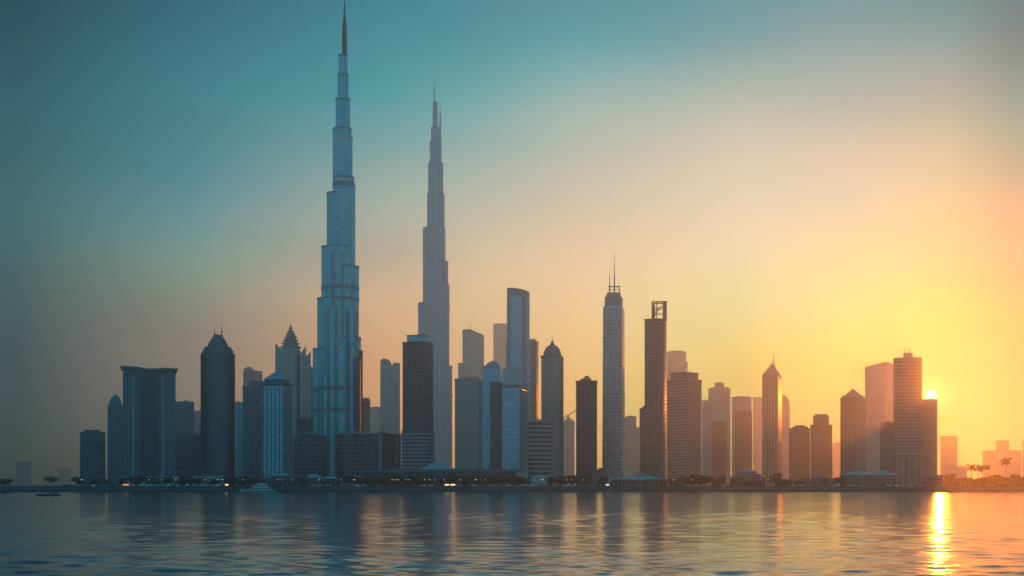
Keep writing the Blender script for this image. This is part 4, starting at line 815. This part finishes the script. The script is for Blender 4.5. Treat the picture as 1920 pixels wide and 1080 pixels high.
T = [
 (6, 897, 34, 'R', 'round dark tree cut by the left edge of the picture'), (93, 890, 36, 'O', 'tree with open airy crown in the left, above the small boat'),
 (146, 892, 26, 'R', 'dark round tree at the left foot of the short square tower'), (178, 894, 22, 'R', 'smaller round tree below the middle of the short square tower'),
 (203, 897, 16, 'R', 'small dark tree left of the orange glowing kiosk'), (232, 894, 22, 'R', 'dark tree directly over the orange glowing kiosk'),
 (256, 890, 36, 'R', 'broad dark tree below the left pale strip of the wide curved block'), (288, 893, 30, 'R', 'tree below the middle of the wide curved block'),
 (318, 893, 32, 'R', 'tree below the right pale strip of the wide curved block'), (345, 894, 34, 'R', 'tree below the low dark block beside the twin-spired tower'),
 (372, 894, 30, 'R', 'tree at the left foot of the twin-spired tower'), (402, 896, 32, 'R', 'low tree below the middle of the twin-spired tower'), (430, 893, 30, 'R', 'tree at the right foot of the twin-spired tower'),
 (462, 892, 36, 'R', 'broad tree directly behind the moored yacht'), (485, 895, 24, 'R', 'tree between the yacht and the two-tiered pavilion'),
 (565, 891, 20, 'R', 'round tree between the two-tiered pavilion and the hipped one'), (648, 889, 34, 'R', 'tall broad tree right of the low teal pavilion'),
 (675, 893, 28, 'R', 'tree below the right banded drum'), (698, 892, 28, 'R', 'tree below the left end of the long terminal hall'), (722, 890, 32, 'R', 'tree below the low dark block with the pale corner strip'),
 (748, 888, 30, 'R', 'taller tree at the left foot of the banded podium'), (772, 891, 28, 'R', 'tree below the left edge of the tent roof'), (797, 891, 32, 'R', 'tree before the banded podium'),
 (822, 892, 30, 'R', 'tree straight below the peak of the tent roof'), (848, 891, 30, 'R', 'tree above the brightest cluster of shore lights'), (874, 889, 34, 'R', 'broad tree below the beige striped slab'),
 (902, 890, 32, 'R', 'tree at the left foot of the teal twin slabs'), (928, 889, 34, 'R', 'broad tree below the balcony bay of the teal slabs'), (955, 890, 32, 'R', 'tree below the slanting-roofed teal slab'),
 (978, 892, 28, 'R', 'tree at the right foot of the teal twin slabs'), (1033, 893, 18, 'R', 'small tree at the left foot of the domed brown tower'), (1052, 890, 28, 'R', 'dark tree below the domed brown tower'),
 (1074, 890, 30, 'R', 'dark tree below the crane'), (1097, 891, 30, 'R', 'tree below the lone dark slab'), (1130, 891, 20, 'R', 'single round tree left of the long low teal pavilion'),
 (1262, 895, 24, 'B', 'low bush right of the long low teal pavilion'), (1281, 892, 28, 'R', 'tree below the broad banded office tower'), (1300, 888, 36, 'R', 'tall broad tree, middle of the clump below the broad banded office tower'),
 (1323, 890, 30, 'R', 'tree at the right end of the clump below the broad banded office tower'), (1343, 896, 22, 'B', 'low bush left of the layered pagoda hall'), (1357, 890, 16, 'R', 'small tree at the left end of the layered pagoda hall'),
 (1453, 886, 24, 'R', 'round tree at the right end of the layered pagoda hall'), (1472, 896, 34, 'B', 'wide low bush right of the layered pagoda hall'), (1500, 897, 26, 'B', 'low bush below the left brown mid-rise block'),
 (1400, 898, 50, 'B', 'long low bush in front of the layered pagoda hall'), (1547, 893, 22, 'O', 'small airy tree below the right brown mid-rise block'), (1575, 891, 24, 'R', 'round tree left of the tented hall'),
 (1783, 885, 24, 'R', 'round tree right of the flat-roofed hall'), (1801, 893, 26, 'B', 'bush between the round tree and the palms'),
 (1822, 890, 32, 'B', 'dense bush at the foot of the palm clump'), (1843, 893, 30, 'B', 'dense bush right of the palm clump'), (1866, 887, 36, 'B', 'high dense bush left of the lone palm'), (1888, 890, 32, 'B', 'dense bush at the foot of the lone palm'), (1910, 888, 34, 'B', 'dense bush cut by the right edge of the picture'),
]
for i, (px, yt, wp, kd, lb) in enumerate(T):
    kk = ROUND[i % 4] if kd == 'R' else OPEN[i % 2] if kd == 'O' else BUSH[i % 3]
    tree(px, yt, wp, kk, lb, name={'R': 'shade_tree', 'O': 'airy_tree', 'B': 'bush'}[kd], cat='bush' if kd == 'B' else 'tree', group='bushes along the shore' if kd == 'B' else 'trees along the shore')
def palm(px, ytop, wpx, label, seed, D=1146):
    s = Site('palm_tree', label, 'palm tree', px, D, group='palm trees by the right shore'); rng = random.Random(seed)
    zt = s.Z(ytop) - wpx * s.k * .30; ln = wpx * s.k * .56
    lean = rng.uniform(-.8, .8); bm = newbm(); pp = [(lean * (i / 5) ** 2, 0, zt * i / 5 - .2) for i in range(6)]
    for a, b in zip(pp, pp[1:]): tube(bm, a, b, .26, .24, 7)
    s.part('trunk', bm, [M_BARK]); top = Vector(pp[-1])
    bm = newbm()
    for i in range(34):
        a = rng.uniform(0, 6.28); up = rng.uniform(-.45, 1.5); L = ln * rng.uniform(.8, 1.1); prev = None
        for j in range(7):
            f_ = j / 6; r = L * f_ * (1 - .15 * f_); z = L * (up * f_ - (.55 + .5 * up) * f_ * f_)
            c = top + Vector((r * math.cos(a), r * math.sin(a), z)); wd = 1.15 * math.sin(math.pi * min(1, f_ * .85 + .12)) * rng.uniform(.7, 1.1); sd = Vector((-math.sin(a), math.cos(a), 0)) * wd
            cur = (c + sd - Vector((0, 0, .25 * wd)), c, c - sd - Vector((0, 0, .25 * wd)))
            if prev:
                for q in (0, 1): face(bm, [bm.verts.new(v) for v in (prev[q], cur[q], cur[q + 1], prev[q + 1])])
            prev = cur
    s.part('crown', bm, [M_PALM])
palm(1822, 868, 26, 'left palm of the clump at the right', 1); palm(1833, 868, 28, 'middle palm of the clump, with a full round head', 2); palm(1851, 869, 20, 'smaller palm at the right end of the clump', 3)
palm(1887, 856, 28, 'tall lone palm right of the clump, against the orange sky', 4)

# ------------------------------------------------------------------ promenade lamps, cars, kiosks, boats
lamp0 = None; rng = random.Random(3)
for i in range(46):
    px = rng.choice((rng.uniform(60, 460), rng.uniform(500, 1130), rng.uniform(560, 960), rng.uniform(1000, 1500))); Y = YS + 10.5
    if lamp0 is None:
        r0 = bpy.data.objects.new('street_lamp', None); C.objects.link(r0); parts = []
        bm = newbm(); tube(bm, (0, 0, 0), (0, 0, 5.6), .10, .06, 6); tube(bm, (0, 0, 0), (0, 0, .5), .18, .18, 6); tube(bm, (0, 0, 5.6), (0, -.9, 5.9), .05, .05, 5); parts.append(link('pole', bm, M_FIND, r0))
        bm = newbm(); lathe(bm, 0, -.95, [(.08, 6.0), (.36, 5.88), (.36, 5.72), (.14, 5.55)], 8); parts.append(link('lamp_head', bm, M_LAMPW, r0)); lamp0 = r0; o = r0
    else:
        o = lamp0.copy(); C.objects.link(o)
        for p_ in parts: c = p_.copy(); C.objects.link(c); c.parent = o
    o.location = ((px - 960) / F * Y, Y, ZG - .03)
    tag(o, 'thin promenade lamp post with a small glowing head on the quay edge', 'street lamp', 'lamp posts along the promenade')
def car_mesh(van):
    bm = newbm(); L, W_, hb, hr = (4.9, 1.9, 1.1, 2.0) if van else (4.4, 1.75, .85, 1.45)
    prof = [(-L / 2, .3), (L / 2, .3), (L / 2, hb - .15), (L / 2 - .9, hb), (L / 2 - 1.5, hr), (-L / 2 + (.15 if van else .9), hr), (-L / 2 + .02, hb)]
    loft(bm, [[(x, -W_ / 2, z) for x, z in prof], [(x, W_ / 2, z) for x, z in prof]])
    for x in (-L * .3, L * .3): tube(bm, (x, -W_ / 2 - .03, .33), (x, W_ / 2 + .03, .33), .33, n=10, mi=1)
    for sg in (-1, 1):
        y = sg * (W_ / 2 + .012); q = [(-L / 2 + 1.0, hb + .05), (L / 2 - 1.25, hb + .05), (L / 2 - 1.65, hr - .12), (-L / 2 + 1.15, hr - .12)]
        face(bm, [bm.verts.new((x, y, z)) for x, z in q], None, 2)
    for y in (-.55, .55): prism(bm, rect(L / 2 - .05, L / 2 + .04, y - .16, y + .16), .6, .78, 3)
    me = bpy.data.meshes.new('car'); bmesh.ops.recalc_face_normals(bm, faces=bm.faces); bm.to_mesh(me); bm.free(); return me
paints = [simple('white_car_paint', (.7, .7, .7), .25, var=.03), simple('silver_car_paint', (.4, .41, .42), .25, .5, var=.03), simple('dark_car_paint', (.03, .035, .04), .25, var=.03), simple('red_car_paint', (.35, .03, .02), .25, var=.03)]
cars = {}
names = ['white', 'silver', 'dark', 'red']
for i in range(105):
    px = (rng.uniform(20, 460), rng.uniform(560, 1120), rng.uniform(1480, 1790), rng.uniform(880, 1480))[(0, 1, 1, 2, 3)[i % 5] if i % 5 < 5 else 0]
    van = rng.random() < .2; pi_ = rng.choice([0, 0, 1, 1, 2, 2, 3]); key = (van, pi_)
    if key not in cars:
        me = car_mesh(van)
        for m in (paints[pi_], M_TYRE, M_GLASSD, M_LAMPW if not van else M_GLASSD): me.materials.append(m)
        cars[key] = me
    o = bpy.data.objects.new('parked_van' if van else 'parked_car', cars[key]); C.objects.link(o)
    Y = YS + 26 + 3.4 * (i % 3)
    o.location = ((px - 960) / F * Y, Y, ZG); o.rotation_euler = (0, 0, rng.choice([0, math.pi]) + rng.uniform(-.03, .03) if rng.random() < .6 else -math.pi / 2 + rng.uniform(-.3, .3))
    tag(o, f'{names[pi_]} {"van" if van else "car"} parked on the shore road behind the promenade', 'van' if van else 'car', f'{names[pi_]} {"vans" if van else "cars"} parked along the shore road')
def kiosk(px, label, wpx, m):
    s = Site('shore_kiosk', label, 'kiosk', px, YS + 18); w_ = wpx * s.k
    bm = newbm(); prism(bm, rect(-w_ / 2, w_ / 2, 0, 2.6), 0, 2.2); s.part('wall', bm, [M_WALLP])
    bm = newbm(); prism(bm, rect(-w_ / 2 + .25, w_ / 2 - .25, -.06, .03), .8, 1.9); s.part('lit_hatch', bm, [m])
    bm = newbm(); loft(bm, [[(x, y, 2.2) for x, y in rect(-w_ / 2 - .5, w_ / 2 + .5, -.9, 3)], [(x, y, 2.9) for x, y in rect(-w_ / 4, w_ / 4, .6, 1.8)]]); s.part('roof', bm, [M_CONCD])
kiosk(236, 'kiosk glowing orange on the quay below the wide curved block', 12, M_FIRE)
kiosk(838, 'kiosk with a warm glowing hatch below the tent roof, left of two', 9, M_LAMP); kiosk(849, 'kiosk with a bright warm hatch below the tent roof, right of two', 10, M_LAMP)
kiosk(425, 'small kiosk with a warm hatch below the twin-spired tower', 7, M_LAMP); kiosk(1139, 'small lit kiosk at the left end of the long low teal pavilion', 7, M_LAMPW)

def hull(s, x0, x1, zk, zd0, zd1, beam, m, name='hull'):
    bm = newbm(); secs = []; L = x1 - x0
    for i in range(9):
        f_ = i / 8; x = x0 + L * f_; wd = beam / 2 * (1 - max(0, (f_ - .55) / .45) ** 2 * .96) * (.85 + .15 * min(1, f_ * 4)); zd = zd0 + (zd1 - zd0) * f_ ** 2
        rake = .06 * L * max(0, f_ - .6) / .4
        secs.append([(x, -wd * .6, zk), (x + rake, -wd, zd), (x + rake, wd, zd), (x, wd * .6, zk)])
    loft(bm, secs); return s.part(name, bm, [m])
s = Site('motor_yacht', 'white motor yacht with tiered decks moored before the two-tiered pavilion', 'yacht', 485, 1078, z=0)
hull(s, s.X(517), s.X(453), -.6, 1.7, 2.3, 6, M_WHITE)
bm = newbm(); prism(bm, rect(s.X(455), s.X(516), -2.2, 2.2), -.3, .45); s.part('boot_stripe', bm, [M_HULLD])
for a, b, z0, z1, y in ((470, 509, 1.7, 4.0, 2.4), (476, 503, 4.0, 6.2, 2.1), (482, 497, 6.2, 7.6, 1.6)):
    bm = newbm(); q = rect(s.X(a), s.X(b), -y, y); loft(bm, [[(x, yy, z0) for x, yy in q], [(x, yy, z1 - .3) for x, yy in inset(q, .93)], [(x, yy, z1 - .3) for x, yy in inset(q, 1.02)], [(x, yy, z1) for x, yy in inset(q, 1.02)]]); d_ = s.part('deck_house', bm, [M_WHITE])
    bm = newbm(); prism(bm, rect(s.X(a + 3), s.X(b - 3), -y - .05, y + .05), z0 + .9, z1 - .7); s.part('window_strip', bm, [M_GLASSD], d_)
bm = newbm(); tube(bm, (s.X(489), 0, 7.6), (s.X(488), 0, 11), .12, .06); tube(bm, (s.X(489), -1, 9.4), (s.X(489), 1, 9.4), .06); s.part('mast', bm, M_STEEL)
s = Site('launch_boat', 'low dark open boat with a small cabin, lying alone off the left shore', 'boat', 93, 760, z=0)
hull(s, s.X(115), s.X(70), -.3, .75, 1.05, 3.0, M_HULLD)
bm = newbm(); q = rect(s.X(94), s.X(107), -1.1, 1.1); loft(bm, [[(x, y, .6) for x, y in q], [(x, y, 1.7) for x, y in inset(q, .9)]]); c_ = s.part('cabin', bm, [M_CONCD])
bm = newbm(); prism(bm, rect(s.X(93), s.X(108), -1.25, 1.25), 1.7, 1.85); s.part('cabin_roof', bm, [M_HULLD])
s = Site('launch_boat', 'dark small boat half cut by the left edge of the picture', 'boat', 3, 950, z=0)
hull(s, s.X(-14), s.X(15), -.3, .9, 1.3, 3.0, M_HULLD)
bm = newbm(); prism(bm, rect(s.X(-8), s.X(3), -1, 1), .6, 2.0); s.part('cabin', bm, [M_CONCD])
s = Site('launch_boat', 'tiny dark boat close to the quay right of the lone open boat', 'boat', 173, 1060, z=0)
hull(s, s.X(169), s.X(178), -.3, .6, .8, 1.6, M_HULLD)
bm = newbm(); prism(bm, rect(s.X(172), s.X(175), -.5, .5), .5, 1.1); s.part('cabin', bm, [M_CONCD])

# ------------------------------------------------------------------ haze: one even volume round everything
hm = bpy.data.materials.new('haze'); hm.use_nodes = True; ht = hm.node_tree; ht.nodes.clear()
pv = ht.nodes.new('ShaderNodeVolumePrincipled'); pv.inputs['Color'].default_value = (.76, .76, .76, 1); pv.inputs['Density'].default_value = 0.00024; pv.inputs['Anisotropy'].default_value = .87
ho = ht.nodes.new('ShaderNodeOutputMaterial'); ht.links.new(pv.outputs[0], ho.inputs['Volume'])
bm = newbm(); prism(bm, rect(-XW - 50, XW + 50, -300, YF + 50), -3, 850); hz = link('haze', bm, hm); hz['kind'] = 'stuff'
